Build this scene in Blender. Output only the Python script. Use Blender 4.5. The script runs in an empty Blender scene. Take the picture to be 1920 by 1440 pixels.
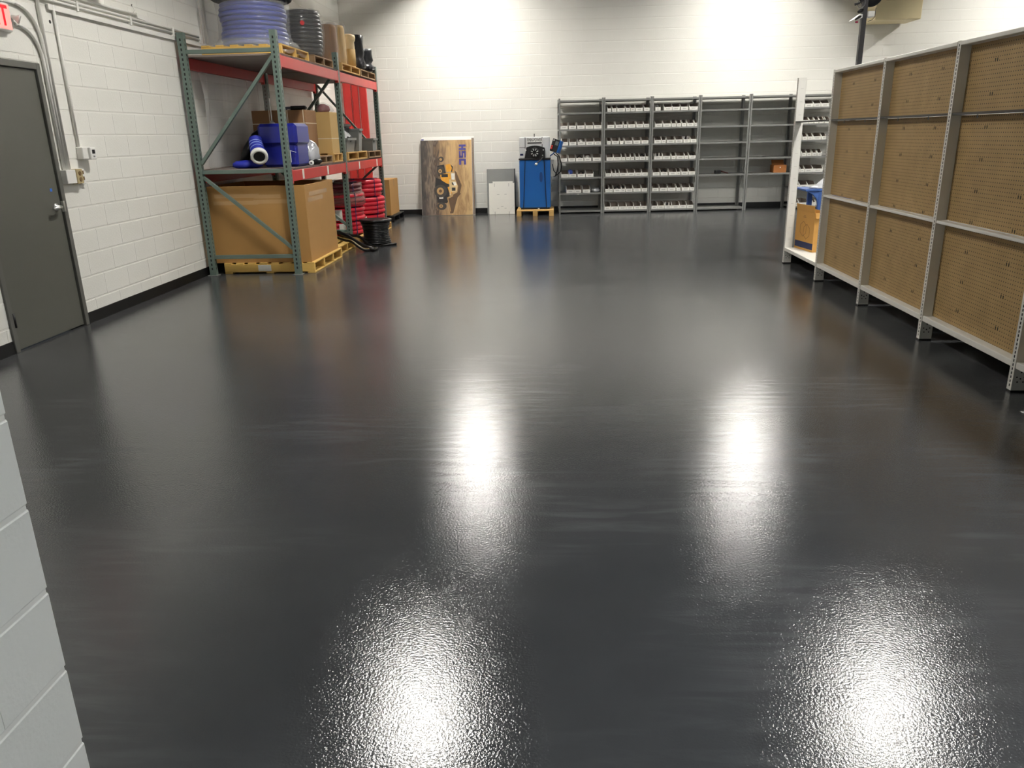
import bpy, math, random
from mathutils import Vector, Matrix
random.seed(7)
S = bpy.context.scene
COL = S.collection
PI = math.pi

# ------------------------------------------------------------------ camera
F, PITCH, YAW, ROLL, CH = 1448.2, 0.31175, -0.06097, -0.02375, 1.5394
fwd = Vector((math.sin(YAW)*math.cos(PITCH), math.cos(YAW)*math.cos(PITCH), -math.sin(PITCH)))
rgt = Vector((math.cos(YAW), -math.sin(YAW), 0)); upv = rgt.cross(fwd)
r2 = rgt*math.cos(ROLL) + upv*math.sin(ROLL); u2 = upv*math.cos(ROLL) - rgt*math.sin(ROLL)
cam = bpy.data.cameras.new('camera'); camo = bpy.data.objects.new('camera', cam); COL.objects.link(camo)
cam.sensor_fit = 'HORIZONTAL'; cam.sensor_width = 36; cam.lens = F/1920*36; cam.clip_start = 0.05; cam.clip_end = 100
camo.matrix_world = Matrix(((r2.x, u2.x, -fwd.x, 0), (r2.y, u2.y, -fwd.y, 0), (r2.z, u2.z, -fwd.z, CH), (0, 0, 0, 1)))
S.camera = camo
def px_of(P):
    d = Vector(P) - Vector((0, 0, CH)); k = d.dot(fwd)
    if k < 0.05: return None
    return (960 + F*d.dot(r2)/k, 720 - F*d.dot(u2)/k, k)

# ------------------------------------------------------------------ world, light, exposure
W = bpy.data.worlds.new('world'); S.world = W; W.use_nodes = True
W.node_tree.nodes['Background'].inputs[0].default_value = (0.5, 0.55, 0.6, 1)
W.node_tree.nodes['Background'].inputs[1].default_value = 0.05
LAMP_POWER = 62.0          # radiance of the high bay diffusers
LAMP_COL = (1.0, 0.965, 0.90)
S.view_settings.view_transform = 'Standard'; S.view_settings.look = 'None'
S.view_settings.exposure = 1.33; S.view_settings.gamma = 1.0; S.view_settings.use_curve_mapping = False

# ------------------------------------------------------------------ materials
def lin(c): return tuple(((x/255)/12.92 if x/255 <= 0.04045 else ((x/255+0.055)/1.055)**2.4) for x in c)
MATS = {}
def M(key, rgb=(128, 128, 128), rough=0.5, metal=0.0, var=0.08, scale=6.0, bump=0.0, bscale=80.0, alpha=1.0, emit=0.0, stretch=None, spec=0.5, rnd=0.0, trans=0.0):
    if key in MATS: return MATS[key]
    m = bpy.data.materials.new(key); m.use_nodes = True; MATS[key] = m
    nt = m.node_tree; N = nt.nodes; L = nt.links; b = N['Principled BSDF']
    c = lin(rgb)
    b.inputs['Roughness'].default_value = rough; b.inputs['Metallic'].default_value = metal
    b.inputs['Specular IOR Level'].default_value = spec
    b.inputs['Alpha'].default_value = alpha
    if trans: b.inputs['Transmission Weight'].default_value = trans
    tc = N.new('ShaderNodeTexCoord'); mp = N.new('ShaderNodeMapping'); L.new(tc.outputs['Object'], mp.inputs[0])
    if stretch: mp.inputs['Scale'].default_value = stretch
    no = N.new('ShaderNodeTexNoise'); no.inputs['Scale'].default_value = scale; no.inputs['Detail'].default_value = 4
    L.new(mp.outputs[0], no.inputs[0])
    mx = N.new('ShaderNodeMixRGB'); mx.inputs[1].default_value = (*[x*(1-var) for x in c], 1); mx.inputs[2].default_value = (*[min(1, x*(1+var)) for x in c], 1)
    L.new(no.outputs[0], mx.inputs[0])
    out = mx.outputs[0]
    if rnd:
        oi = N.new('ShaderNodeObjectInfo'); hs = N.new('ShaderNodeHueSaturation')
        mr = N.new('ShaderNodeMapRange'); mr.inputs[3].default_value = 1-rnd; mr.inputs[4].default_value = 1+rnd
        L.new(oi.outputs['Random'], mr.inputs[0]); L.new(mr.outputs[0], hs.inputs['Value']); L.new(out, hs.inputs['Color']); out = hs.outputs[0]
    L.new(out, b.inputs['Base Color'])
    if emit:
        b.inputs['Emission Color'].default_value = (*c, 1); b.inputs['Emission Strength'].default_value = emit
    if bump:
        n2 = N.new('ShaderNodeTexNoise'); n2.inputs['Scale'].default_value = bscale; n2.inputs['Detail'].default_value = 3
        L.new(mp.outputs[0], n2.inputs[0]); bp = N.new('ShaderNodeBump'); bp.inputs['Strength'].default_value = bump; bp.inputs['Distance'].default_value = 0.01
        L.new(n2.outputs[0], bp.inputs['Height']); L.new(bp.outputs[0], b.inputs['Normal'])
    return m

def floor_mat():
    m = bpy.data.materials.new('epoxy_floor'); m.use_nodes = True; nt = m.node_tree; N = nt.nodes; L = nt.links; b = N['Principled BSDF']
    tc = N.new('ShaderNodeTexCoord')
    def noise(scale, detail, st=(1, 1, 1), rot=0, dist=0):
        mp = N.new('ShaderNodeMapping'); mp.inputs['Scale'].default_value = st; mp.inputs['Rotation'].default_value = (0, 0, rot); L.new(tc.outputs['Object'], mp.inputs[0])
        n = N.new('ShaderNodeTexNoise'); n.inputs['Scale'].default_value = scale; n.inputs['Detail'].default_value = detail; n.inputs['Distortion'].default_value = dist
        L.new(mp.outputs[0], n.inputs[0]); return n.outputs[0]
    big = noise(0.55, 3, (1, 1.6, 1), 0.4, 0.6); streak = noise(2.2, 5, (1, 7, 1), 0.25, 0.8); fine = noise(55, 2)
    def ramp(src, lo, hi, a, c):
        r = N.new('ShaderNodeMapRange'); r.inputs[1].default_value = lo; r.inputs[2].default_value = hi; r.inputs[3].default_value = a; r.inputs[4].default_value = c; L.new(src, r.inputs[0]); return r.outputs[0]
    def math_(op, x, y):
        n = N.new('ShaderNodeMath'); n.operation = op
        for i, v in enumerate((x, y)):
            if isinstance(v, (int, float)): n.inputs[i].default_value = v
            else: L.new(v, n.inputs[i])
        return n.outputs[0]
    s1 = math_('MULTIPLY', ramp(streak, 0.46, 0.70, 0, 1), ramp(big, 0.44, 0.60, 0, 1))
    mx = N.new('ShaderNodeMixRGB'); mx.inputs[1].default_value = (*FLOOR_A, 1); mx.inputs[2].default_value = (*FLOOR_B, 1)
    L.new(math_('ADD', math_('MULTIPLY', ramp(big, 0.35, 0.65, 0, 1), 0.35), math_('MULTIPLY', s1, 0.65)), mx.inputs[0])
    L.new(mx.outputs[0], b.inputs['Base Color'])
    L.new(math_('ADD', ramp(big, 0.35, 0.65, 0.065, 0.095), math_('MULTIPLY', s1, 0.045)), b.inputs['Roughness'])
    b.inputs['IOR'].default_value = 1.5
    vo = noise(125, 3.0)
    bp = N.new('ShaderNodeBump'); bp.inputs['Strength'].default_value = 0.5; bp.inputs['Distance'].default_value = FLOOR_BUMP
    L.new(vo, bp.inputs['Height']); L.new(bp.outputs[0], b.inputs['Normal'])
    return m
FLOOR_A = (0.050, 0.0515, 0.054); FLOOR_B = (0.092, 0.094, 0.097); FLOOR_BUMP = 0.0017

def pegboard_mat():
    m = bpy.data.materials.new('pegboard'); m.use_nodes = True; nt = m.node_tree; N = nt.nodes; L = nt.links; b = N['Principled BSDF']
    tc = N.new('ShaderNodeTexCoord'); sep = N.new('ShaderNodeSeparateXYZ'); L.new(tc.outputs['Object'], sep.inputs[0])
    def ma(op, x, y=None):
        n = N.new('ShaderNodeMath'); n.operation = op
        for i, v in enumerate((x, y)):
            if v is None: continue
            if isinstance(v, (int, float)): n.inputs[i].default_value = v
            else: L.new(v, n.inputs[i])
        return n.outputs[0]
    def cell(s): return ma('SUBTRACT', ma('FRACT', ma('DIVIDE', s, 0.0254)), 0.5)
    dy, dz = cell(sep.outputs[1]), cell(sep.outputs[2])
    d2 = ma('ADD', ma('MULTIPLY', dy, dy), ma('MULTIPLY', dz, dz))
    hole = ma('LESS_THAN', d2, 0.024)
    no = N.new('ShaderNodeTexNoise'); no.inputs['Scale'].default_value = 7; no.inputs['Detail'].default_value = 5; L.new(tc.outputs['Object'], no.inputs[0])
    c1 = N.new('ShaderNodeMixRGB'); c1.inputs[1].default_value = (*lin((150, 122, 78)), 1); c1.inputs[2].default_value = (*lin((184, 154, 104)), 1); L.new(no.outputs[0], c1.inputs[0])
    mx = N.new('ShaderNodeMixRGB'); L.new(hole, mx.inputs[0]); L.new(c1.outputs[0], mx.inputs[1]); mx.inputs[2].default_value = (0.012, 0.008, 0.005, 1)
    L.new(mx.outputs[0], b.inputs['Base Color']); b.inputs['Roughness'].default_value = 0.6
    bp = N.new('ShaderNodeBump'); bp.inputs['Strength'].default_value = 0.6; bp.inputs['Distance'].default_value = 0.003; bp.invert = True
    L.new(hole, bp.inputs['Height']); L.new(bp.outputs[0], b.inputs['Normal'])
    return m

white = M('painted_block', (238, 237, 230), 0.45, var=0.02, scale=3, bump=0.12, bscale=90, rnd=0.012)
mortar = M('painted_mortar', (234, 232, 225), 0.6, var=0.02)
black_base = M('black_vinyl', (14, 14, 15), 0.45, var=0.1)
door_grey = M('door_paint', (92, 92, 84), 0.42, var=0.03, scale=3)
frame_grey = M('door_frame_paint', (98, 98, 92), 0.4, var=0.03)
chrome = M('satin_chrome', (225, 225, 222), 0.35, 1.0, var=0.03)
conduit_w = M('white_conduit_paint', (235, 234, 228), 0.4, var=0.02)
plastic_w = M('white_plastic', (236, 235, 230), 0.4, var=0.02)
rack_green = M('rack_green', (102, 118, 110), 0.42, var=0.12, scale=5)
rack_red = M('rack_red', (200, 50, 46), 0.4, var=0.14, scale=5)
galv = M('galvanized', (150, 152, 148), 0.42, 0.5, var=0.12, scale=12)
deck_m = M('deck_steel', (140, 128, 122), 0.45, 0.3, var=0.12, scale=12)
wood = M('pallet_wood', (206, 166, 100), 0.75, var=0.16, scale=5, stretch=(1, 9, 9), bump=0.2, rnd=0.1)
wood_y = M('pallet_wood_yellow', (218, 178, 96), 0.7, var=0.12, scale=5, stretch=(1, 9, 9), bump=0.15, rnd=0.07)
wood_g = M('pallet_wood_grey', (150, 122, 90), 0.8, var=0.2, scale=5, stretch=(1, 9, 9), bump=0.2, rnd=0.1)
black_pl = M('black_plastic', (20, 20, 22), 0.45, var=0.1)
kraft = M('cardboard', (180, 136, 78), 0.75, var=0.06, scale=4, bump=0.05)
kraft_in = M('cardboard_inside', (150, 110, 66), 0.85, var=0.06)
kraft_d = M('cardboard_dark', (150, 110, 72), 0.8, var=0.08)
kraft_l = M('cardboard_light', (205, 170, 108), 0.75, var=0.06)
tape = M('packing_tape', (196, 158, 110), 0.18, var=0.04)
red_hose = M('red_hose', (205, 28, 52), 0.3, var=0.1)
black_hose = M('black_hose', (16, 16, 18), 0.3, var=0.15)
grey_hose = M('dark_grey_hose', (34, 35, 39), 0.28, var=0.15, scale=15)
blue_hose = M('blue_hose', (30, 50, 150), 0.3, var=0.1)
film = M('shrink_film', (235, 238, 240), 0.10, var=0.02, alpha=0.18, bump=1.0, bscale=16)
film_thin = M('thin_film', (225, 225, 225), 0.15, var=0.02, alpha=0.16, bump=0.9, bscale=8)
tank_blue = M('blue_tank', (28, 36, 136), 0.3, var=0.06)
tank_dark = M('blue_fabric', (30, 44, 165), 0.6, var=0.1)
tote_grey = M('grey_tote', (122, 124, 122), 0.5, var=0.06)
tote_dark = M('dark_grey_tote', (46, 46, 47), 0.5, var=0.08)
silver_bag = M('foil_bag', (205, 207, 212), 0.25, 0.4, var=0.1, bump=0.8, bscale=12)
paper = M('paper_label', (236, 234, 226), 0.7, var=0.04, scale=40)
shelf_grey = M('shelf_grey', (150, 150, 146), 0.34, 0.35, var=0.05)
bin_white = M('white_bin', (240, 239, 232), 0.6, var=0.02, rnd=0.02)
gond_white = M('gondola_white', (232, 230, 222), 0.4, var=0.02)
gond_grey = M('gondola_grey', (205, 202, 196), 0.45, var=0.03)
bar_dark = M('dark_bar', (58, 56, 54), 0.45, var=0.05)
peg = pegboard_mat()
mach_blue = M('machine_blue', (22, 96, 172), 0.38, var=0.05)
mach_grey = M('machine_light', (206, 208, 208), 0.4, var=0.03)
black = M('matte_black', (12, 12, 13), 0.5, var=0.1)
navy = M('navy_print', (22, 34, 78), 0.6, var=0.05)
purple = M('logo_purple', (66, 62, 140), 0.5, var=0.03)
tan_metal = M('tan_metal', (232, 216, 172), 0.45, var=0.05, scale=4)
post_dark = M('dark_post', (62, 61, 62), 0.4, 0.2, var=0.08)

# ------------------------------------------------------------------ mesh helpers
class B:
    def __init__(s): s.v = []; s.f = []
    def add(s, vs, fs):
        o = len(s.v); s.v += [tuple(x) for x in vs]; s.f += [tuple(i+o for i in f) for f in fs]; return s
    def box(s, a, b):
        x0, y0, z0 = a; x1, y1, z1 = b
        return s.add([(x0,y0,z0),(x1,y0,z0),(x1,y1,z0),(x0,y1,z0),(x0,y0,z1),(x1,y0,z1),(x1,y1,z1),(x0,y1,z1)],
                     [(0,3,2,1),(4,5,6,7),(0,1,5,4),(1,2,6,5),(2,3,7,6),(3,0,4,7)])
    def cbox(s, a, b, c=0.004):      # chamfered box
        lo = Vector(a); hi = Vector(b); vs = []; idx = {}
        for i in range(8):
            sg = [(i >> k) & 1 for k in range(3)]
            for ax in range(3):
                p = [0]*3
                for k in range(3):
                    e = hi[k] if sg[k] else lo[k]
                    p[k] = e if k == ax else e + (-c if sg[k] else c)
                idx[(i, ax)] = len(vs); vs.append(tuple(p))
        fs = []
        for ax in range(3):
            k1, k2 = (ax+1) % 3, (ax+2) % 3
            for sd in (0, 1):
                q = [sd << ax, (sd << ax) | (1 << k1), (sd << ax) | (1 << k1) | (1 << k2), (sd << ax) | (1 << k2)]
                f = [idx[(i, ax)] for i in q]; fs.append(tuple(f if sd else f[::-1]))
        for ax in range(3):
            k1, k2 = (ax+1) % 3, (ax+2) % 3
            for a1 in (0, 1):
                for a2 in (0, 1):
                    i0 = (a1 << k1) | (a2 << k2); i1 = i0 | (1 << ax)
                    f = (idx[(i0, k1)], idx[(i1, k1)], idx[(i1, k2)], idx[(i0, k2)])
                    fs.append(f if (a1 == a2) == False else f[::-1])
        for i in range(8):
            f = (idx[(i, 0)], idx[(i, 1)], idx[(i, 2)]); par = bin(i).count('1') % 2
            fs.append(f if par else f[::-1])
        return s.add(vs, fs)
    def beam(s, p, q, w, h, up=(0, 0, 1)):   # box from p to q, w sideways, h along up
        p, q = Vector(p), Vector(q); d = (q-p).normalized(); u = Vector(up)
        sd = d.cross(u)
        if sd.length < 1e-4: u = Vector((1, 0, 0)); sd = d.cross(u)
        sd.normalize(); u = sd.cross(d).normalized()
        vs = []
        for c in (p, q):
            for a, b_ in ((-1,-1),(1,-1),(1,1),(-1,1)): vs.append(c + sd*(a*w/2) + u*(b_*h/2))
        return s.add(vs, [(0,1,2,3),(7,6,5,4),(0,4,5,1),(1,5,6,2),(2,6,7,3),(3,7,4,0)])
    def tube(s, pts, r, n=8, closed=False):
        pts = [Vector(x) for x in pts]; m = len(pts); vs = []; fs = []; prev = None
        rr = r if isinstance(r, (list, tuple)) else [r]*m
        for i in range(m):
            if closed: t = pts[(i+1) % m]-pts[i-1]
            else: t = pts[min(i+1, m-1)]-pts[max(i-1, 0)]
            t.normalize()
            if prev is None:
                a = Vector((0, 0, 1)) if abs(t.z) < 0.9 else Vector((1, 0, 0)); nn = t.cross(a).normalized()
            else: nn = (prev - t*prev.dot(t)).normalized()
            prev = nn; bb = t.cross(nn)
            for k in range(n): vs.append(pts[i] + (nn*math.cos(2*PI*k/n)+bb*math.sin(2*PI*k/n))*rr[i])
        for i in range(m if closed else m-1):
            j = (i+1) % m
            for k in range(n): fs.append((i*n+k, i*n+(k+1) % n, j*n+(k+1) % n, j*n+k))
        if not closed: fs += [tuple(range(n))[::-1], tuple((m-1)*n+k for k in range(n))]
        return s.add(vs, fs)
    def ring(s, c, R, r, n=40, m=8, axis=(0, 0, 1), e=1.0):
        ax = Vector(axis).normalized(); q = Vector((0, 0, 1)).rotation_difference(ax); c = Vector(c)
        return s.tube([c + q @ Vector((R*math.cos(2*PI*i/n), R*e*math.sin(2*PI*i/n), 0)) for i in range(n)], r, m, True)
    def lathe(s, prof, n=32, c=(0, 0, 0), wob=None, axis=(0, 0, 1)):
        q = Vector((0, 0, 1)).rotation_difference(Vector(axis).normalized()); c = Vector(c); vs = []; fs = []; m = len(prof)
        for i in range(n):
            t = 2*PI*i/n
            for j, (r, z) in enumerate(prof):
                k = r*(1+(wob(t, z) if wob else 0)); vs.append(c + q @ Vector((k*math.cos(t), k*math.sin(t), z)))
        for i in range(n):
            a = i*m; b_ = ((i+1) % n)*m
            for j in range(m-1): fs.append((a+j, b_+j, b_+j+1, a+j+1))
        if prof[0][0] > 1e-5: fs.append(tuple(i*m for i in range(n))[::-1])
        if prof[-1][0] > 1e-5: fs.append(tuple(i*m+m-1 for i in range(n)))
        return s.add(vs, fs)
    def prism(s, poly, d0, d1, fn):      # poly in 2D, extruded d0..d1; fn(a,b,d)->xyz
        n = len(poly); vs = [fn(a, b_, d0) for a, b_ in poly]+[fn(a, b_, d1) for a, b_ in poly]
        return s.add(vs, [tuple(range(n))[::-1], tuple(range(n, 2*n))]+[(i, (i+1) % n, n+(i+1) % n, n+i) for i in range(n)])
    def perf(s, w, z0, z1, pitch, hw, hh, fn, cols=(0,)):   # punched sheet strip, fn(a,z)->xyz, double layer made by caller
        xs = [-w/2]
        for c in cols: xs += [c-hw/2, c+hw/2]
        xs.append(w/2); zs = [z0]; k = int((z1-z0)/pitch)-1; st = (z0+z1)/2-(k-1)*pitch/2
        for i in range(k): zs += [st+i*pitch-hh/2, st+i*pitch+hh/2]
        zs.append(z1); nx = len(xs); vs = [fn(x, z) for z in zs for x in xs]; fs = []
        for j in range(len(zs)-1):
            for i in range(nx-1):
                if j % 2 == 1 and i % 2 == 1: continue
                a = j*nx+i; fs.append((a, a+1, a+nx+1, a+nx))
        return s.add(vs, fs)
    def mesh(s, name, mat, smooth=False):
        me = bpy.data.meshes.new(name); me.from_pydata(s.v, [], s.f); me.update()
        if smooth: me.polygons.foreach_set('use_smooth', [True]*len(me.polygons))
        if mat: me.materials.append(mat)
        return me

def obj(name, b, mat, parent=None, smooth=False, label=None, loc=None, rz=0, kind=None):
    me = b.mesh(name, mat, smooth) if isinstance(b, B) else b
    o = bpy.data.objects.new(name, me); COL.objects.link(o); o.parent = parent
    if loc: o.location = loc
    if rz: o.rotation_euler = (0, 0, rz)
    if label: o['label'] = label
    if kind: o['kind'] = kind
    return o
def tag(o, label, cat, group=None):
    o['label'] = label; o['category'] = cat
    if group: o['group'] = group
    return o
def thing(name, label, cat, loc=(0, 0, 0), rz=0, group=None, rot=None):
    o = bpy.data.objects.new(name, None); COL.objects.link(o); o.empty_display_size = 0.1; o.location = loc
    o.rotation_euler = rot if rot else (0, 0, rz); return tag(o, label, cat, group)
def struct(o): o['kind'] = 'structure'; return o
def copy_tree(o, loc, label=None, rz=None, group=None):
    c = o.copy(); COL.objects.link(c); c.location = loc
    if rz is not None: c.rotation_euler = (0, 0, rz)
    if label: c['label'] = label
    if group: c['group'] = group
    for ch in o.children:
        d = ch.copy(); COL.objects.link(d); d.parent = c
        for g in ch.children:
            e = g.copy(); COL.objects.link(e); e.parent = d
    return c
def text_mesh(name, txt, size, mat, depth=0.0006):
    cu = bpy.data.curves.new(name, 'FONT'); cu.body = txt; cu.size = size; cu.extrude = depth; cu.align_x = 'CENTER'; cu.align_y = 'CENTER'; cu.resolution_u = 3
    cu.offset = size*0.012
    t = bpy.data.objects.new(name, cu); COL.objects.link(t); bpy.context.view_layer.update()
    me = bpy.data.meshes.new_from_object(t.evaluated_get(bpy.context.evaluated_depsgraph_get()))
    bpy.data.objects.remove(t); me.materials.clear(); me.materials.append(mat); me.name = name
    return me

# ------------------------------------------------------------------ room shell
XL, YB, K = -4.226, 16.535, 0.03679
A = math.atan(K); CA, SA = math.cos(A), math.sin(A)
YC = (YB + K*XL)                       # where the left wall meets the back wall
HC = 5.5; XR = 11.6; Y0 = -4.0
CO = 0.2032; BW = 0.4064
def bw(u, n, z=0): return (u*CA + n*SA, YB + u*SA - n*CA, z)    # back wall frame: u along the wall, n out into the room

f_ = B().box((XL-0.3, Y0-0.3, -0.1), (XR+0.3, 17.4, 0.0)); floor = struct(obj('floor', f_, floor_mat()))
ceil_m = M('ceiling_deck', (120, 121, 122), 0.7, var=0.06)
joist_m = M('joist_paint', (150, 150, 150), 0.6, var=0.06)
ceiling = struct(obj('ceiling', B().box((XL-0.3, Y0-0.3, HC), (XR+0.3, 17.4, HC+0.1)), ceil_m))
for k in range(7):                      # open-web steel joists under the deck
    x = -2.1 + 2.1*k; b = B()
    for z in (4.68, 5.44):
        for sx in (-0.035, 0.035): b.box((x+sx-0.02, -3.9, z-0.035), (x+sx+0.02, YB+K*x-0.02, z+0.035))
    n = 28; y0, y1 = -3.7, YB+K*x-0.25
    for i in range(n):
        ya, yb_ = y0+(y1-y0)*i/n, y0+(y1-y0)*(i+1)/n
        b.beam((x, ya, 4.7 if i % 2 else 5.42), (x, yb_, 5.42 if i % 2 else 4.7), 0.03, 0.03)
    obj('joist', b, joist_m, ceiling)

def block_mesh(w, h, t=0.03):           # face in x-z, front towards -y
    a, c, d, e = w/2, h/2, 0.0006, 0.0038
    vs = [(-a, 0, -c), (a, 0, -c), (a, 0, c), (-a, 0, c), (-a, -t+0.003, -c), (a, -t+0.003, -c), (a, -t+0.003, c), (-a, -t+0.003, c), (-a+d, -t, -c+e), (a-d, -t, -c+e), (a-d, -t, c-e), (-a+d, -t, c-e)]
    return B().add(vs, [(0, 1, 2, 3), (8, 9, 10, 11)[::1]] + [(i, (i+1) % 4, 4+(i+1) % 4, 4+i)[::-1] for i in range(4)] + [(4+i, 4+(i+1) % 4, 8+(i+1) % 4, 8+i) for i in range(4)])
GX, GZ = 0.0003, 0.0055                  # joint gaps
def build_blocks(root, place, ulo, uhi, joint0, ztop, holes, maxn=300):
    """place(u,z) -> (world location, rz). running bond painted block as separate parts"""
    cells = []
    for c in range(int(ztop/CO)):
        z0, z1 = c*CO, (c+1)*CO
        u = joint0 + (0 if c % 2 else BW/2); u -= math.ceil((u-ulo)/BW+1)*BW
        while u < uhi:
            a, b_ = max(u, ulo), min(u+BW, uhi); u += BW
            segs = [(a, b_, z0, z1)]
            for (ha, hb, hz) in holes:
                ns = []
                for (p_, q_, s_, t_) in segs:
                    if s_ < hz - 0.01 and q_ > ha and p_ < hb:
                        if t_ > hz + 0.02 and t_-hz > 0.03: ns.append((max(p_, ha), min(q_, hb), hz, t_))
                        if p_ < ha: ns.append((p_, ha, s_, t_))
                        if q_ > hb: ns.append((hb, q_, s_, t_))
                    else: ns.append((p_, q_, s_, t_))
                segs = ns
            cells += [x for x in segs if x[1]-x[0] > 0.03]
    sc = []
    for cl in cells:
        (x, y, z), rz = place((cl[0]+cl[1])/2, (cl[2]+cl[3])/2)
        q = px_of((x, y, z)); vis = q and -60 < q[0] < 1980 and -30 < q[1] < 1480
        sc.append(((cl[1]-cl[0])*(cl[3]-cl[2])/(q[2]**2) if vis else 0, cl))
    sc.sort(key=lambda t: -t[0]); cache = {}; rest = B()
    for i, (a_, cl) in enumerate(sc):
        w, h = cl[1]-cl[0]-2*GX, cl[3]-cl[2]-2*GZ; loc, rz = place((cl[0]+cl[1])/2, (cl[2]+cl[3])/2)
        if i < maxn and a_ > 0:
            key = (round(w, 3), round(h, 3))
            if key not in cache: cache[key] = block_mesh(w, h).mesh('block', white)
            o = obj('block', cache[key], None, root, loc=loc, rz=rz)
        else:
            mm = Matrix.Translation(loc) @ Matrix.Rotation(rz, 4, 'Z'); t = block_mesh(w, h)
            rest.add([mm @ Vector(v) for v in t.v], t.f)
    if rest.v: obj('blocks', rest, white, root, kind='stuff')

DR = (5.603, 6.599, 2.184)              # door opening in the left wall: y0, y1, head
RC = 0.0026                               # joint recess
b = B(); x0, x1 = XL-0.2, XL-RC
b.box((x0, 1.0, 0), (x1, DR[0], HC)).box((x0, DR[1], 0), (x1, YC+0.3, HC)).box((x0, DR[0], DR[2]), (x1, DR[1], HC))
wl = struct(obj('wall_left', b, mortar))
build_blocks(wl, lambda u, z: ((XL-0.03, u, z), PI/2), 1.43, YC-0.004, 8.607, HC, [DR])
b = B().box((XL-0.3, RC, 0), (XR+0.5, 0.25, HC)); wb = struct(obj('wall_back', b, mortar)); wb.location = (0, YB, 0); wb.rotation_euler = (0, 0, A)
build_blocks(wb, lambda u, z: ((u, 0.03, z), 0), XL+0.004, XR, -2.735, HC, [])
for o in wb.children:                    # front of the blocks faces into the room
    pass
XN, YN = -1.12, 1.42                     # end of the wall beside the camera
b = B().box((XN-0.2, Y0, 0), (XN-RC, YN-RC, HC)); wn = struct(obj('wall_near', b, mortar))
build_blocks(wn, lambda u, z: ((XN-0.03, u, z), PI/2), Y0, YN, YN, HC, [])
b = B().box((XL-0.2, YN-0.2, 0), (XN-0.2, YN-0.001, HC)); struct(obj('wall_front', b, white))
struct(obj('wall_rear', B().box((XN-0.2, Y0-0.2, 0), (XR+0.2, Y0, HC)), M('grey_wall', (128, 128, 126), 0.6, var=0.04)))
struct(obj('wall_right', B().box((XR, Y0, 0), (XR+0.2, 17.2, HC)), white))
struct(obj('baseboard_left', B().cbox((XL, DR[1]+0.004, 0), (XL+0.008, YC-0.01, 0.1), 0.002).cbox((XL, YN+0.01, 0), (XL+0.008, DR[0]-0.004, 0.1), 0.002), black_base))
bb = struct(obj('baseboard_back', B().cbox((XL+0.02, -0.008, 0), (XR-0.1, 0, 0.1), 0.002), black_base)); bb.location = (0, YB, 0); bb.rotation_euler = (0, 0, A)

# ------------------------------------------------------------------ door in the left wall
d1 = bpy.data.objects.new('door_1', None); COL.objects.link(d1); d1.location = (XL, (DR[0]+DR[1])/2, 0); struct(d1)
hw = (DR[1]-DR[0])/2; H = DR[2]
fr = B().cbox((-0.14, -hw, 0), (0.016, -hw+0.05, H), 0.003).cbox((-0.14, hw-0.05, 0), (0.016, hw, H), 0.003).cbox((-0.14, -hw+0.05, H-0.05), (0.016, hw-0.05, H), 0.003)
obj('door_frame', fr, frame_grey, d1)
leaf = obj('door_leaf', B().cbox((-0.05, -hw+0.053, 0.012), (-0.006, hw-0.053, H-0.053), 0.003), door_grey, d1)
hb = B().lathe([(0.032, 0), (0.032, 0.008), (0.016, 0.014), (0.012, 0.055)], 20, (-0.006, hw-0.125, 1.045), axis=(1, 0, 0))
hb.tube([(0.045, hw-0.125, 1.045), (0.048, hw-0.16, 1.045), (0.044, hw-0.235, 1.04)], [0.014, 0.013, 0.011], 10)
obj('door_handle', hb, chrome, leaf, True)
obj('latch_plate', B().cbox((-0.004, hw-0.052, 1.0), (0.0185, hw-0.03, 1.09), 0.001), chrome, d1)
for z in (0.25, 1.05, 1.9): obj('hinge', B().tube([(0.014, -hw+0.052, z-0.055), (0.014, -hw+0.052, z+0.055)], 0.011, 10), black, d1, True)
obj('tape_mark', B().box((-0.006, hw-0.16, 1.175), (-0.0048, hw-0.13, 1.20)), M('blue_tape', (50, 110, 200), 0.6), leaf)

# ------------------------------------------------------------------ high bay lamps
lamp_white = M('lamp_housing', (225, 225, 225), 0.4)
dif = bpy.data.materials.new('lamp_diffuser'); dif.use_nodes = True
pb = dif.node_tree.nodes['Principled BSDF']; pb.inputs['Base Color'].default_value = (0.8, 0.8, 0.8, 1)
pb.inputs['Emission Color'].default_value = (*LAMP_COL, 1); pb.inputs['Emission Strength'].default_value = LAMP_POWER
def high_bay(x, y, label, dif=dif):
    t = thing('high_bay_light', label, 'ceiling light', (x, y, 5.0), group='high bay lights under the ceiling')
    b = B().cbox((-0.20, -0.62, 0.012), (0.20, 0.62, 0.07), 0.006)
    for sx in (-1, 1): b.box((sx*0.20-0.006, -0.62, -0.11), (sx*0.20+0.006, 0.62, 0.012))  # unseen deep skirts, added to hold lamp light off the back wall
    for sy in (-1, 1): b.box((-0.20, sy*0.62-0.006, -0.11), (0.20, sy*0.62+0.006, 0.012))
    obj('housing', b, lamp_white, t)
    obj('diffuser', B().box((-0.19, -0.61, 0.0), (0.19, 0.61, 0.011)), dif, t)
    for sy in (-1, 1): obj('cable', B().tube([(0, sy*0.5, 0.07), (0, sy*0.5, HC-5.0)], 0.004, 6), black, t)
high_bay(-1.62, 14.55, 'white high bay lamp by the back wall, reflected left of centre')
high_bay(3.73, 14.55, 'white high bay lamp by the back wall, reflected right of centre')
high_bay(-1.58, 7.25, 'white high bay lamp whose reflection is at the bottom, left of centre')
high_bay(3.65, 7.4, 'white high bay lamp whose reflection is at the bottom right')
high_bay(9.0, 14.55, 'white high bay lamp by the back wall, beyond the gondola')
high_bay(9.0, 7.3, 'white high bay lamp beyond the near gondola bays')

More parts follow.
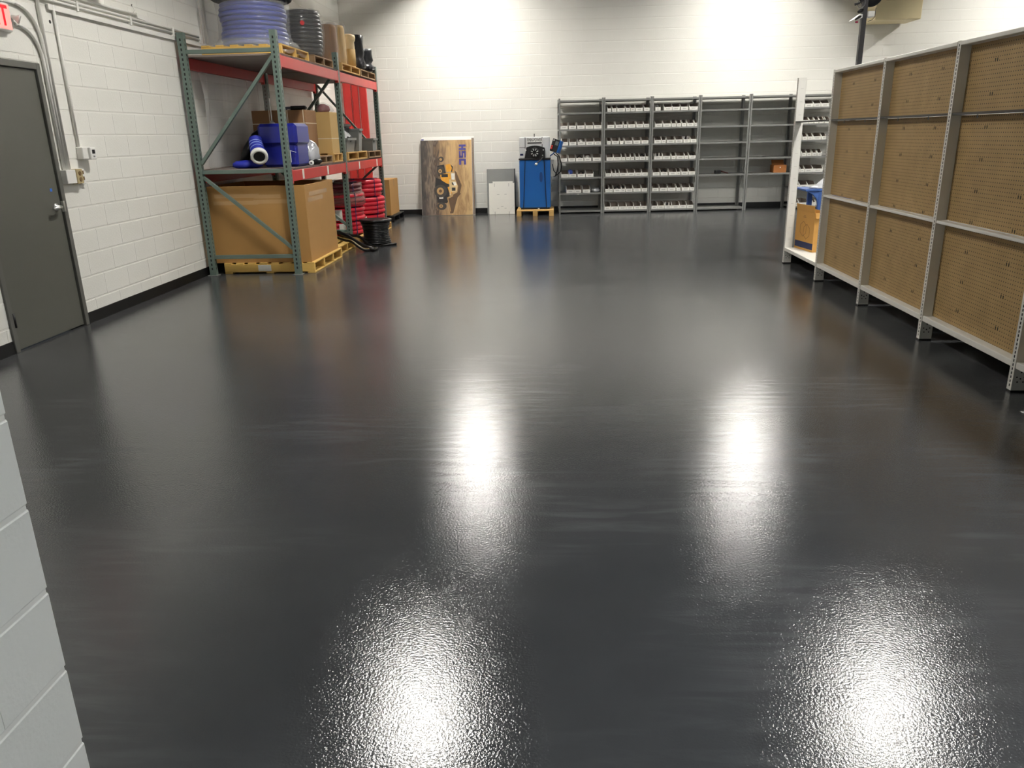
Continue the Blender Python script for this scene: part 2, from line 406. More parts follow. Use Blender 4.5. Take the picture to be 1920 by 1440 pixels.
dif_c = dif.copy(); dif_c.name = 'lamp_diffuser_cool'; dif_c.node_tree.nodes['Principled BSDF'].inputs['Emission Color'].default_value = (0.88, 0.95, 1.0, 1); dif_c.node_tree.nodes['Principled BSDF'].inputs['Emission Strength'].default_value = LAMP_POWER*1.35
high_bay(3.65, 0.1, 'cool white high bay lamp nearest the camera', dif_c)
high_bay(9.0, 0.1, 'cool white high bay lamp in the front right corner', dif_c)

# ------------------------------------------------------------------ wall services on the left wall
XW = XL + 0.001
def arc(c, r, a0, a1, n=8): return [(XW+0.016, c[0]+r*math.cos(a0+(a1-a0)*i/n), c[1]+r*math.sin(a0+(a1-a0)*i/n)) for i in range(n+1)]
cx = XW + 0.016
t = obj('conduit', B().tube([(cx, 6.725, 1.335), (cx, 6.725, HC)], 0.0135, 10), conduit_w, None, True)
tag(t, 'white conduit running straight up the wall beside the door frame', 'conduit')
pts = [(cx, 5.2, 2.61), (cx, 6.42, 2.61)] + arc((6.42, 2.34), 0.27, PI/2, 0) + [(cx, 6.69, 1.335)]
tag(obj('conduit', B().tube(pts, 0.0135, 10), conduit_w, None, True), 'white conduit bending down from above the exit sign to the switch box', 'conduit')
pts = [(cx, 6.36, 2.455), (cx, 6.405, 2.455)] + arc((6.405, 2.205), 0.25, PI/2, 0) + [(cx, 6.655, 1.335)]
t = obj('conduit', B().tube(pts, 0.0135, 10), conduit_w, None, True); tag(t, 'white conduit bending down from the exit sign lamp to the switch box', 'conduit')
tag(obj('conduit', B().tube([(cx, 6.925, 1.52), (cx, 6.925, 2.665)], 0.0125, 10), conduit_w, None, True), 'thin white conduit dropping to the thermostat', 'conduit')
t = thing('conduit_strut', 'white strut carrying conduits along the wall towards the rack', 'cable strut', (XL+0.006, 6.85, 2.62))
b = B().cbox((0, 0, 0), (0.02, 2.92, 0.045), 0.002); obj('strut_channel', b, conduit_w, t)
for z in (0.075, 0.108): obj('conduit', B().tube([(0.016, -1.6, z), (0.016, 2.92, z)], 0.0125, 8), conduit_w, t, True)
for y in (0.4, 1.3, 2.2, 2.88): obj('clip', B().cbox((0, y, 0.04), (0.034, y+0.03, 0.125), 0.002), conduit_w, t)
t = thing('conduit', 'white conduit with a flattened end above the strut', 'conduit', (XL, 6.6, 2.775))
obj('pipe', B().tube([(0.015, 0, 0.0), (0.015, 1.75, 0.0)], 0.0125, 8), conduit_w, t, True)
obj('end_bracket', B().prism([(1.72, -0.03), (2.1, -0.045), (2.15, -0.02), (2.1, 0.0), (1.72, 0.018)], 0.0, 0.03, lambda a, b_, d: (d, a, b_)), conduit_w, t)
for i, y in enumerate((9.80, 9.90)):
    tag(obj('conduit', B().tube([(cx+0.034, y, 2.66), (cx+0.034, y, HC)], 0.014, 8), conduit_w, None, True), ['white riser conduit behind the near rack post', 'white riser conduit next to the one behind the rack post'][i], 'conduit')
t = thing('light_fixture', 'small white box fixture high on the left wall', 'wall fixture', (XL, 7.45, 2.83))
obj('housing', B().cbox((0, 0, 0), (0.11, 0.22, 0.09), 0.01), conduit_w, t); obj('lens', B().cbox((0.01, 0.02, -0.006), (0.1, 0.2, 0.0), 0.002), plastic_w, t)
t = thing('wall_cable_stub', 'short white cable poking out of a dark hole in the wall', 'cable', (XL, 8.3, 2.86))
obj('hole', B().lathe([(0.011, 0), (0.011, 0.002)], 12, axis=(1, 0, 0)), black, t); obj('cable', B().tube([(0.003, 0, 0), (0.03, -0.02, -0.05), (0.015, -0.05, -0.1)], 0.004, 6), conduit_w, t, True)
tag(obj('wall_hole', B().lathe([(0.014, 0), (0.014, 0.002)], 14, (XL, 6.875, 2.53), axis=(1, 0, 0)), black), 'small dark hole in the white wall beside the conduit', 'hole')
# thermostat on a bracket
t = thing('thermostat', 'white thermostat with dark display on a wall bracket', 'thermostat', (XL, 6.985, 1.42))
obj('bracket', B().cbox((0, -0.085, 0.0), (0.06, 0.02, 0.105), 0.006), plastic_w, t)
th = obj('housing', B().cbox((0.035, -0.005, -0.005), (0.085, 0.085, 0.10), 0.007), plastic_w, t)
obj('display', B().box((0.085, 0.018, 0.045), (0.0865, 0.062, 0.08)), black, th); obj('button', B().cbox((0.085, 0.028, 0.015), (0.088, 0.052, 0.028), 0.001), M('grey_plastic', (150, 150, 150)), th)
# switch boxes
t = thing('switch_box', 'white and beige electrical boxes with an outlet beside the door', 'electrical box', (XL, 6.78, 1.22))
obj('junction_box', B().cbox((0, -0.165, 0.005), (0.055, -0.03, 0.12), 0.004), plastic_w, t)
ob = obj('outlet_box', B().cbox((0.0, -0.025, -0.002), (0.058, 0.065, 0.122), 0.004), M('beige_box', (176, 160, 120), 0.5), t)
for z in (0.03, 0.08): obj('receptacle', B().lathe([(0.019, 0), (0.019, 0.004), (0.016, 0.006)], 16, (0.058, 0.02, z+0.006), axis=(1, 0, 0)), M('brown_receptacle', (120, 96, 62), 0.4), ob)
cp = obj('cover_plate', B().cbox((0.0, 0.075, -0.01), (0.03, 0.145, 0.115), 0.003), plastic_w, t)
for z in (0.025, 0.075): obj('receptacle', B().cbox((0.03, 0.095, z), (0.033, 0.125, z+0.03), 0.001), M('brown_receptacle'), cp)
# exit sign
t = thing('exit_sign', 'red lit exit sign with emergency lamp above the door', 'exit sign', (XL, 6.1, 2.385))
obj('housing', B().cbox((0, -0.22, 0.0), (0.05, 0.20, 0.20), 0.006), plastic_w, t)
face = obj('face', B().cbox((0.05, -0.21, 0.012), (0.054, 0.19, 0.188), 0.001), M('exit_face', (250, 150, 140), 0.4, emit=0.35), t)
me = text_mesh('lettering', 'EXIT', 0.205, M('exit_red', (226, 0, 20), 0.4, emit=0.5), 0.0015)
o = obj('lettering', me, None, face); o.location = (0.056, -0.01, 0.098); o.rotation_euler = (PI/2, 0, PI/2); o.scale = (0.82, 1.0, 1)
hd = obj('lamp_head', B().lathe([(0.012, 0), (0.02, 0.03), (0.036, 0.05), (0.036, 0.06)], 20, (0.03, 0.235, 0.115), axis=(0.75, 0.45, -0.35)), plastic_w, t, True)
obj('lamp_lens', B().lathe([(0.0, 0.054), (0.031, 0.056), (0.031, 0.061), (0.0, 0.062)], 20, (0.03, 0.235, 0.115), axis=(0.75, 0.45, -0.35)), M('lamp_lens', (150, 150, 145), 0.15), hd)
obj('lamp_bracket', B().cbox((0.0, 0.195, 0.03), (0.035, 0.25, 0.14), 0.004), plastic_w, t)

# ------------------------------------------------------------------ pallet rack
RX0, RX1, RP = -4.142, -3.098, 0.072     # wall side and aisle side post centres, post width
RY = [9.12, 11.62, 14.08]
rack = thing('pallet_rack', 'tall green and red steel pallet rack along the left wall', 'pallet rack', (-3.62, RY[0], 0))
OX, OY = -3.62, RY[0]
def rl(x, y, z): return (x-OX, y-OY, z)
def rack_post(x, y):
    h = 2.70; w = RP/2; b = B(); xo, yo = x-OX, y-OY
    for e in (0, 0.002):
        b.perf(RP, 0.008, h, 0.0508, 0.018, 0.027, lambda a, z: (xo+a, yo-w+e, z))
        b.perf(RP, 0.008, h, 0.0508, 0.018, 0.027, lambda a, z: (xo+w-e, yo+a, z))
        b.perf(RP, 0.008, h, 0.0508, 0.018, 0.027, lambda a, z: (xo-w+e, yo+a, z))
    b.box((xo-w, yo+w-0.003, 0.008), (xo+w, yo+w, h))
    o = obj('post', b, rack_green, rack)
    obj('slot_shade', B().box((xo-w+0.006, yo-w+0.006, 0.02), (xo+w-0.006, yo+w-0.006, h-0.02)), black, o)  # black core added to paint the dark of the hollow post
    obj('foot_plate', B().cbox((xo-0.06, yo-0.055, 0), (xo+0.06, yo+0.055, 0.008), 0.002), galv, o)
for k, y in enumerate(RY):
    for x in (RX0, RX1): rack_post(x, y)
    a0, a1 = RX0+RP/2, RX1-RP/2
    for z in (0.22, 1.205, 2.50): obj('cross_brace', B().cbox(rl(a0, y-0.018, z-0.022), rl(a1, y+0.018, z+0.022), 0.002), rack_green, rack)
    if k < 2: dg = [((a0, 1.30), (a1, 2.43)), ((a0, 1.15), (a1, 0.31))]
    else: dg = [((a0, 2.43), (a1, 1.30)), ((a1, 1.10), (a0, 0.31))]
    for (xa, za), (xb, zb) in dg: obj('diagonal_brace', B().beam(rl(xa, y, za), rl(xb, y, zb), 0.034, 0.045, up=(0, 1, 0)), rack_green, rack)
DZ = {0: 1.205, 1: 2.45}; DT = 0.025
for k in range(2):
    y0, y1 = RY[k]+RP/2, RY[k+1]-RP/2
    for lv, z in DZ.items():
        for x, sg in ((RX1, 1), (RX0, -1)):
            xf = x+sg*RP/2*0.9; xi = xf-sg*0.042
            b = B().cbox(rl(min(xf, xi), y0+0.004, z-0.125), rl(max(xf, xi), y1-0.004, z), 0.004)
            bm_ = obj('beam', b, rack_red, rack)
            for yy in (y0, y1): obj('connector', B().cbox(rl(min(xf, xi)-0.001, yy-0.004 if yy == y0 else yy-0.04, z-0.15), rl(max(xf, xi)+0.0025, yy+0.04 if yy == y0 else yy+0.004, z+0.012), 0.003), rack_red, bm_)
            if lv == 0 and sg == 1:
                for fy in ((0.16, 0.6) if k == 0 else (0.3, 0.82)): obj('label_sticker', B().box(rl(xf, y0+fy*(y1-y0), z-0.115), rl(xf+0.0008, y0+fy*(y1-y0)+0.07, z-0.004)), paper, bm_)
        for j in range(2):                   # corrugated deck panels
            ya = y0+0.03+j*(y1-y0-0.06)/2; yb_ = ya+(y1-y0-0.06)/2-0.012; n = int((yb_-ya)/0.05); prof = []
            for i in range(n):
                s0 = ya+(yb_-ya)*i/n; p_ = (yb_-ya)/n
                prof += [(s0, z), (s0+0.3*p_, z), (s0+0.45*p_, z+DT-0.002), (s0+0.85*p_, z+DT-0.002)]
            prof.append((yb_, z)); m = len(prof)
            vs = [rl(x, a, c+e) for e in (0, 0.0016) for x in (RX0-0.02, RX1+0.03) for a, c in prof]; fs = []
            for e in (0, 2*m):
                for i in range(m-1): fs.append((e+i, e+i+1, e+m+i+1, e+m+i))
            for q in (0, m):
                for i in range(m-1): fs.append((q+i, q+i+1, q+2*m+i+1, q+2*m+i))
            obj('deck_panel', B().add(vs, fs), deck_m, rack)
Z1, Z2 = 1.205+DT, 2.45+DT

# ------------------------------------------------------------------ pallets: stringers along x, boards along y
def pallet(label, x0, x1, y0, y1, z, mat, h=0.13, ns=3, nb=6, group=None, cat='pallet'):
    t = thing('pallet', label, cat, ((x0+x1)/2, (y0+y1)/2, z), group=group)
    w, d = (x1-x0)/2, (y1-y0)/2; th = 0.018
    for i in range(ns):
        y = -d+0.02+(2*d-0.04)*i/(ns-1); obj('stringer', B().cbox((-w, y-0.02, th), (w, y+0.02, h-th), 0.003), mat, t)
    bwid = 0.095 if nb > 4 else 0.12
    for i in range(nb):
        x = -w+bwid/2+(2*w-bwid)*i/(nb-1); obj('deck_board', B().cbox((x-bwid/2, -d, h-th), (x+bwid/2, d, h), 0.003), mat, t)
    for i in range(3):
        x = -w+bwid/2+(2*w-bwid)*i/2; obj('bottom_board', B().cbox((x-bwid/2, -d, 0), (x+bwid/2, d, th), 0.003), mat, t)
    return t
PH = 0.13
# top level
pallet('yellow wooden pallet under the wrapped blue hose on the top shelf', -4.06, -3.12, 9.42, 10.45, Z2, wood_y, 0.12)
pallet('weathered pallet under the black hose coil on the top shelf', -3.95, -3.10, 10.62, 11.5, Z2, wood_g, 0.11)
pallet('pale pallet under the wrapped cream rolls on the top shelf', -3.92, -3.05, 11.78, 12.85, Z2, wood, 0.11)
pallet('brown pallet at the far end of the top shelf', -3.9, -3.06, 12.95, 13.98, Z2, wood_g, 0.11)
# middle level
pallet('small grey brown pallet under the foil bag on the middle shelf', -3.95, -3.10, 10.45, 11.05, Z1, wood_g, 0.10, nb=5)
pallet('pale pallet behind the foil bag on the middle shelf', -3.95, -3.09, 11.10, 11.56, Z1, wood, 0.12, nb=5)
pallet('tan pallet under the grey totes on the middle shelf', -3.92, -3.07, 11.80, 13.0, Z1, wood, 0.12)
pallet('brown pallet at the far end of the middle shelf', -3.9, -3.06, 13.08, 13.98, Z1, wood_g, 0.11)
# floor
pallet('yellow wooden pallet under the huge cardboard box', -4.04, -2.92, 9.2, 10.46, 0, wood_y, 0.13, 4, 8)
pallet('empty yellow pallet between the huge box and the red hoses', -3.95, -3.0, 10.62, 11.5, 0, wood_y, 0.12)
pallet('pale pallet under the two stacks of red hose', -4.05, -2.95, 11.86, 13.95, 0, wood, 0.11, 5, 6)
pallet('black plastic pallet under the far cardboard box', -4.08, -3.08, 14.85, 15.85, 0, black_pl, 0.12)

# ------------------------------------------------------------------ huge cardboard box
t = thing('cardboard_box', 'huge open-topped cardboard box filling the lower rack bay', 'cardboard box', (-3.56, 9.83, 0.13))
w, d, h = 0.60, 0.60, 0.905
obj('front_panel', B().cbox((-w, -d, 0), (w, -d+0.012, h), 0.002), kraft, t); obj('back_panel', B().cbox((-w, d-0.012, 0), (w, d, h), 0.002), kraft, t)
obj('side_panel', B().cbox((w-0.012, -d+0.012, 0), (w, d-0.012, h), 0.002), kraft, t); obj('side_panel', B().cbox((-w, -d+0.012, 0), (-w+0.012, d-0.012, h), 0.002), kraft, t)
obj('bottom_panel', B().box((-w+0.012, -d+0.012, 0), (w-0.012, d-0.012, 0.012)), kraft_in, t)
for i, (xa, xb, za) in enumerate(((-0.50, 0.04, 0.77), (-0.02, 0.30, 0.76), (-0.52, 0.02, 0.69), (-0.03, 0.42, 0.70))): obj('tape_strip', B().box((xa, -d-0.0008-0.0006*(i % 2), za), (xb, -d, za+0.045)), tape, t)
for i, (ya, yb_, za) in enumerate(((-0.52, 0.1, 0.70), (-0.45, 0.3, 0.765))): obj('tape_strip', B().box((w, ya, za), (w+0.0008+0.0006*i, yb_, za+0.05)), tape, t)
tag(obj('paper_tag', B().cbox((-3.62, 9.196, 0.03), (-3.46, 9.1985, 0.105), 0.0005), paper), 'white paper label hanging on the front of the yellow floor pallet', 'label')

# ------------------------------------------------------------------ coils
def coil(name, label, cat, loc, R, r, layers, mat, group=None, strap=None, paper_lab=False, rows=2, wob=0.02, rz=0):
    t = thing(name, label, cat, loc, rz, group); b = B(); rnd = random.Random(len(label)*7+int(loc[2]*1000))
    for k in range(layers):
        for j in range(rows):
            RR = R-r-j*1.9*r; b.ring((rnd.uniform(-wob, wob)*0.6, rnd.uniform(-wob, wob)*0.6, r+k*1.78*r), RR, r, 40, 8)
    obj('hose', b, mat, t, True)
    H_ = 2*r+(layers-1)*1.78*r
    if strap:
        for a in (-1.9, -0.6, 0.9, 2.4):
            c, s_ = math.cos(a), math.sin(a); q = []
            ri, ro = R-2*r-(rows-1)*1.9*r-0.006, R+0.007
            for rr_, zz in ((ri, -0.0), (ro, -0.0), (ro, H_+0.003), (ri, H_+0.003)): q.append((c*rr_, s_*rr_, 0.009 if zz <= 0 else zz))
            obj('strap', B().tube(q, 0.008, 6, True), strap, t)
    if paper_lab:
        bl = B(); a0 = paper_lab
        vs = []; n = 4
        for i in range(n+1):
            a = a0+0.24*i/n-0.12; vs += [((R+0.004)*math.cos(a), (R+0.004)*math.sin(a), H_*0.12), ((R+0.004)*math.cos(a), (R+0.004)*math.sin(a), H_*0.92)]
        bl.add(vs, [(2*i, 2*i+2, 2*i+3, 2*i+1) for i in range(n)]); obj('label', bl, paper, t)
    return t
navy_strap = M('navy_strap', (30, 40, 90), 0.5)
zz = 0.11
for i, (R, hgt) in enumerate(((0.43, 3), (0.43, 3), (0.44, 3), (0.41, 2))):
    coil('hose_coil', ['red hose coil at the bottom of the stack nearest the huge box', 'red hose coil second from the bottom, nearest the huge box', 'red hose coil third from the bottom, nearest the huge box', 'film-covered hose coil topping the stack nearest the huge box'][i],
         'hose coil', (-3.46, 12.32, zz), R, 0.036, hgt, red_hose if i < 3 else M('maroon_hose', (92, 30, 40), 0.3), 'red hose coils on the floor pallet', navy_strap, [-1.15, -1.25, -1.5, None][i], rows=4)
    zz += 2*0.036+(hgt-1)*1.78*0.036+0.012
zz = 0.11
for i, (R, hgt) in enumerate(((0.42, 3), (0.44, 4), (0.40, 4))):
    coil('hose_coil', ['red hose coil at the bottom of the stack behind the black spool', 'red hose coil in the middle of the stack behind the black spool', 'bright red hose coil topping the stack behind the black spool'][i],
         'hose coil', (-3.36, 13.38, zz), R, 0.037, hgt, red_hose, 'red hose coils on the floor pallet', navy_strap, [-1.2, None, -1.3][i], rows=4)
    zz += 2*0.037+(hgt-1)*1.78*0.037+0.012
fl = B().lathe([(0.0, 0.22), (0.12, 0.21), (0.30, 0.12), (0.435, 0.02), (0.45, -0.08), (0.455, -0.15)], 48, (-3.46, 12.32, 0.72), wob=lambda t_, z: 0.012*math.sin(9*t_)+0.008*math.sin(17*t_+z*30))
tag(obj('plastic_cover', fl, M('brown_film', (150, 130, 122), 0.12, alpha=0.45, bump=0.8, bscale=10), None, True), 'brownish clear film draped over the nearer red hose stack', 'plastic film')

# black hose spool on the floor
t = thing('hose_spool', 'black hose wound on a spool standing on the floor by the rack', 'hose spool', (-2.71, 11.66, 0))
b = B()
for k in range(13): b.ring((0, 0, 0.045+k*0.024), 0.205-0.03*math.sin(k/12*PI)+(k % 2)*0.004, 0.013, 40, 8)
obj('hose', b, black_hose, t, True)
obj('core', B().lathe([(0.16, 0.0), (0.16, 0.36)], 28), black, t)
obj('flange', B().lathe([(0.23, 0.0), (0.23, 0.022), (0.15, 0.024)], 36), black, t)
obj('flange', B().lathe([(0.15, 0.352), (0.235, 0.355), (0.24, 0.385), (0.19, 0.39), (0.10, 0.36)], 40, wob=lambda t_, z: 0.02*math.sin(7*t_)), black_hose, t, True)
obj('hose_end', B().tube([(0.10, -0.2, 0.018), (0.20, -0.13, 0.018), (0.30, -0.03, 0.018)], 0.018, 8), black_hose, t, True)
# loose hose loop
n = 44; pts = []
for i in range(n):
    a = 2*PI*i/n; x = -2.93+0.34*math.cos(a)-0.03*math.sin(a); y = 11.22+0.26*math.sin(a)+0.10*math.cos(a)*-1
    q = min(1, max(0, (-2.70-x)/0.26)); q = q*q*(3-2*q)
    pts.append((x, y, 0.024+0.135*q+0.2*max(0, -3.0-x)))
t = thing('hose_loop', 'loose black hose loop leaning from the pallet onto the floor', 'hose', (-2.97, 11.22, 0))
loc = lambda q: (q[0]+2.97, q[1]-11.22, q[2])
obj('hose', B().tube([loc(q) for q in pts], 0.022, 10, True), black_hose, t, True)
pts2 = [(-3.32, 11.36, 0.235), (-3.2, 11.40, 0.225), (-3.05, 11.33, 0.17), (-2.88, 11.18, 0.10), (-2.72, 11.03, 0.05), (-2.58, 10.93, 0.03)]
obj('thick_hose', B().tube([loc(q) for q in pts2], 0.03, 10), black_hose, t, True)
obj('stripe', B().tube([(q[0]+2.97, q[1]-11.22-0.012, q[2]+0.019) for q in pts[24:43]], 0.005, 6), M('gold_stripe', (150, 128, 70), 0.5), t, True)
# foil and bits on the empty pallet
t = thing('foil_bag', 'crumpled dark and clear plastic lying on the empty floor pallet', 'plastic film', (-3.62, 10.95, 0.12))
obj('film', B().lathe([(0.0, 0.07), (0.12, 0.065), (0.2, 0.03), (0.24, 0.0)], 28, wob=lambda t_, z: 0.18*math.sin(5*t_)+0.1*math.sin(11*t_)), film, t, True)
# far box
t = thing('cardboard_box', 'wide cardboard box on the black pallet past the rack', 'cardboard box', (-3.60, 15.35, 0.12))
obj('body', B().cbox((-0.45, -0.40, 0), (0.45, 0.40, 0.655), 0.004), kraft, t)
for sx in (-1, 1): obj('flap', B().beam((sx*0.226, -0.40, 0.660), (sx*0.226, 0.40, 0.660), 0.444, 0.008), kraft, t)
obj('tape_strip', B().box((0.45, -0.03, 0.52), (0.4512, 0.03, 0.655)), tape, t)

# ------------------------------------------------------------------ goods on the top shelf
def wobf(a, b_, c, d): return lambda t_, z: a*math.sin(b_*t_+z*9)+c*math.sin(d*t_-z*23)
ZP = Z2+0.12
t = thing('hose_reel', 'blue hose reel shrink-wrapped in clear film on the top shelf', 'hose reel', (-3.60, 9.95, ZP))
b = B()
for k in range(9): b.ring((0, 0, 0.05+k*0.052), 0.355+0.012*math.sin(k*1.3), 0.029, 44, 8)
obj('hose', b, blue_hose, t, True); obj('core', B().lathe([(0.30, 0), (0.30, 0.5)], 32), M('blue_dark', (24, 34, 90), 0.4), t, True)
obj('film', B().lathe([(0.52, 0.004), (0.47, 0.05), (0.435, 0.085), (0.418, 0.12), (0.412, 0.2), (0.410, 0.3), (0.414, 0.4), (0.425, 0.48), (0.40, 0.515)], 72, wob=wobf(0.010, 13, 0.007, 29)), film, t, True)
sk = B(); n = 40
ring1 = [(0.49*math.cos(2*PI*i/n), 0.49*math.sin(2*PI*i/n), 0.05) for i in range(n)]
ring2 = []
for i in range(n):
    c, s_ = math.cos(2*PI*i/n), math.sin(2*PI*i/n); k = 1/max(abs(c)/0.47, abs(s_)/0.52); ring2.append((c*k*1.01, s_*k*1.01, -0.015-0.07*(abs(math.sin(3*2*PI*i/n)))))
ring2 = [(max(-0.475, min(0.475, x)), max(-0.54, min(0.515, y)), z) for x, y, z in ring2]
ring0 = [(x*0.86, y*0.86, 0.085) for x, y, z in ring1]; ringm = [((a[0]+b_[0])/2, (a[1]+b_[1])/2, 0.02) for a, b_ in zip(ring1, ring2)]
sk.add(ring0+ring1+ringm+ring2, [(q*n+i, q*n+(i+1) % n, (q+1)*n+(i+1) % n, (q+1)*n+i) for q in range(3) for i in range(n)])
obj('film_skirt', sk, film, t, True)
t = thing('hose_coil', 'thick black hose coil lying on top of the blue hose reel', 'hose coil', (-3.60, 9.95, ZP+0.52))
b = B()
for k, (R, z) in enumerate(((0.43, 0.042), (0.445, 0.12), (0.435, 0.198), (0.34, 0.042), (0.345, 0.12))): b.ring((0.01*k, 0, z), R, 0.042, 52, 10)
obj('hose', b, M('matt_black_hose', (18, 18, 19), 0.5, var=0.1), t, True)
ZP = Z2+0.11
t = thing('hose_coil', 'black hose coil in clear film with a red sticker, on the top shelf', 'hose coil', (-3.37, 11.08, ZP))
b = B()
for k in range(11): b.ring((0, 0, 0.045+k*0.05), 0.215+0.03*math.sin(k/10*PI), 0.028, 40, 8)
obj('hose', b, grey_hose, t, True); obj('core', B().lathe([(0.19, 0), (0.19, 0.57)], 28), black, t)
obj('film', B().lathe([(0.25, 0.005), (0.268, 0.06), (0.285, 0.2), (0.292, 0.32), (0.28, 0.48), (0.25, 0.58), (0.12, 0.60)], 48, wob=wobf(0.008, 11, 0.008, 23)), film_thin, t, True)
obj('sticker', B().lathe([(0.028, 0), (0.028, 0.002)], 18, (0.10, -0.282, 0.40), axis=(0.33, -1, 0)), M('red_sticker', (215, 30, 35), 0.4), t)
for i, (R, h, x, y) in enumerate(((0.14, 0.52, -3.30, 12.02), (0.13, 0.55, -3.26, 12.36))):
    t = thing('cardboard_roll', ['brown cardboard roll in film, left of the cream rolls on the top shelf', 'brown cardboard roll in film, touching the cream rolls on the top shelf'][i], 'roll', (x, y, ZP), group='rolls on the top shelf')
    obj('roll', B().lathe([(R*0.92, 0), (R, 0.02), (R, h-0.04), (R*0.9, h)], 28, wob=wobf(0.03, 4, 0.012, 15)), kraft_d if i == 0 else kraft_l, t, True)
    obj('film', B().lathe([(R*1.2, 0.004), (R*1.06, 0.1), (R*1.05, h-0.04), (R*1.12, h+0.03), (R*0.8, h+0.05)], 36, wob=wobf(0.05, 7, 0.03, 19)), film_thin, t, True)
cream = M('cream_roll', (226, 204, 160), 0.6, var=0.06)
for i, (x, y) in enumerate(((-3.16, 12.70), (-3.42, 12.72))):
    t = thing('cream_roll', ['cream roll with a mushroom top near the front of the top shelf', 'cream roll with a mushroom top, behind the other cream roll'][i], 'roll', (x, y, ZP), group='rolls on the top shelf')
    obj('roll', B().lathe([(0.085, 0), (0.088, 0.3), (0.085, 0.36), (0.10, 0.38), (0.108, 0.42), (0.10, 0.46), (0.05, 0.475)], 28), cream, t, True)
    obj('cardboard_wrap', B().lathe([(0.094, 0.02), (0.094, 0.26)], 28), kraft_l, t, True)
for i, (x, y, h, R) in enumerate(((-3.18, 13.22, 0.33, 0.13), (-3.16, 13.55, 0.22, 0.17))):
    t = thing('black_bag', ['upright slumped black plastic bag on the top shelf', 'low black plastic bag at the far end of the top shelf'][i], 'bag', (x, y, ZP), group='black bags on the top shelf')
    obj('bag', B().lathe([(R*0.8, 0), (R*1.05, 0.05), (R*0.95, h*0.4), (R*0.8, h*0.55), (R*0.95, h*0.75), (R*0.9, h*1.2), (R*0.95, h*1.55), (R*0.3, h*1.6)], 36, wob=wobf(0.07, 5, 0.05, 13)), M('black_bag', (30, 31, 36), 0.3, var=0.2, bump=0.7, bscale=14), t, True)
    obj('tie', B().tube([(R*0.6, -0.1, 0.02), (R*1.0, -0.14, 0.015), (R*1.25, -0.1, 0.02)], 0.012, 6), black, t, True)

# ------------------------------------------------------------------ clear sheet hanging behind the rack
n = 60; m = 10; vs = []
for j in range(m+1):
    for i in range(n+1):
        y = 9.30+2.15*i/n; z = 2.30-1.05*j/m
        vs.append((-4.085+0.022*math.sin(i*0.42+j*0.25+1.5*math.sin(i*0.13))+0.006*math.sin(i*1.3+j), y+0.05*math.sin(j*0.5), z))
tag(obj('plastic_sheet', B().add(vs, [(j*(n+1)+i, j*(n+1)+i+1, (j+1)*(n+1)+i+1, (j+1)*(n+1)+i) for j in range(m) for i in range(n)]), M('sheet_film', (215, 216, 214), 0.2, alpha=0.32, bump=0.6, bscale=5), None, True), 'clear plastic sheet hanging behind the near rack bay above the middle shelf', 'plastic sheet')

# ------------------------------------------------------------------ goods on the middle shelf
t = thing('blue_tank', 'glossy blue plastic tank with overhanging lid on the middle shelf', 'tank', (-3.345, 9.86, Z1))
obj('body', B().cbox((-0.215, -0.23, 0), (0.215, 0.23, 0.29), 0.03), tank_blue, t)
obj('lid', B().cbox((-0.245, -0.26, 0.25), (0.235, 0.26, 0.505), 0.035), tank_blue, t)
obj('knob', B().lathe([(0.035, 0), (0.035, 0.012), (0.018, 0.018), (0.018, 0.035), (0.0, 0.04)], 18, (-0.12, -0.05, 0.505)), chrome, t, True)
obj('breather_rod', B().tube([(-0.12, -0.05, 0.54), (-0.12, -0.05, 0.80)], 0.006, 8), plastic_w, t)
tg = obj('tag', B().cbox((0.075, -0.268, 0.055), (0.145, -0.264, 0.185), 0.001), paper, t); obj('string', B().tube([(0.09, -0.266, 0.185), (0.085, -0.27, 0.23), (0.11, -0.264, 0.20), (0.21, -0.262, 0.17)], 0.003, 6), plastic_w, tg)
t = thing('flexible_duct', 'ribbed blue flexible duct with white end ring in front of the tank', 'duct', (-3.48, 9.40, Z1))
path = [(-0.10, 0.10, 0.33), (-0.085, 0.06, 0.27), (-0.055, 0.0, 0.21), (-0.02, -0.06, 0.16)]
P_ = []; R_ = []
for i in range(30):
    f = i/29*(len(path)-1); k = min(int(f), len(path)-2); u = f-k; P_.append(tuple(path[k][q]*(1-u)+path[k+1][q]*u for q in range(3))); R_.append(0.068+0.01*(i % 3 == 0)+0.012*f/3)
obj('hose', B().tube(P_, R_, 20), tank_dark, t, True)
ax = Vector((0.28, -0.75, -0.42)).normalized()
obj('end_ring', B().lathe([(0.062, -0.02), (0.096, -0.02), (0.10, 0.0), (0.10, 0.03), (0.072, 0.045), (0.066, 0.03), (0.062, -0.02)], 32, (-0.012, -0.075, 0.145), axis=ax), plastic_w, t, True)
obj('inner_throat', B().lathe([(0.0, 0.0), (0.068, 0.002), (0.068, 0.02), (0.0, 0.012)], 28, (-0.012, -0.075, 0.145), axis=ax), black, t)
for k in (8, 14, 20): obj('white_band', B().tube([P_[k-1], P_[k]], R_[k]+0.007, 20), M('pale_band', (150, 170, 225), 0.5), t, True)
t = thing('blue_bag', 'flattened blue fabric bag lying in front of the blue tank', 'bag', (-3.72, 9.52, Z1))
obj('bag', B().lathe([(0.10, 0), (0.15, 0.02), (0.15, 0.06), (0.11, 0.085), (0.0, 0.095)], 28, wob=wobf(0.18, 2, 0.05, 7)), tank_dark, t, True)
t = thing('black_hose', 'thick black hose arching behind the blue duct on the middle shelf', 'hose', (-3.8, 9.95, Z1))
obj('hose', B().tube([(-0.10, -0.08, 0.06), (-0.06, 0.0, 0.22), (0.02, 0.08, 0.36), (0.12, 0.14, 0.44), (0.17, 0.3, 0.40)], 0.055, 12), black_hose, t, True)
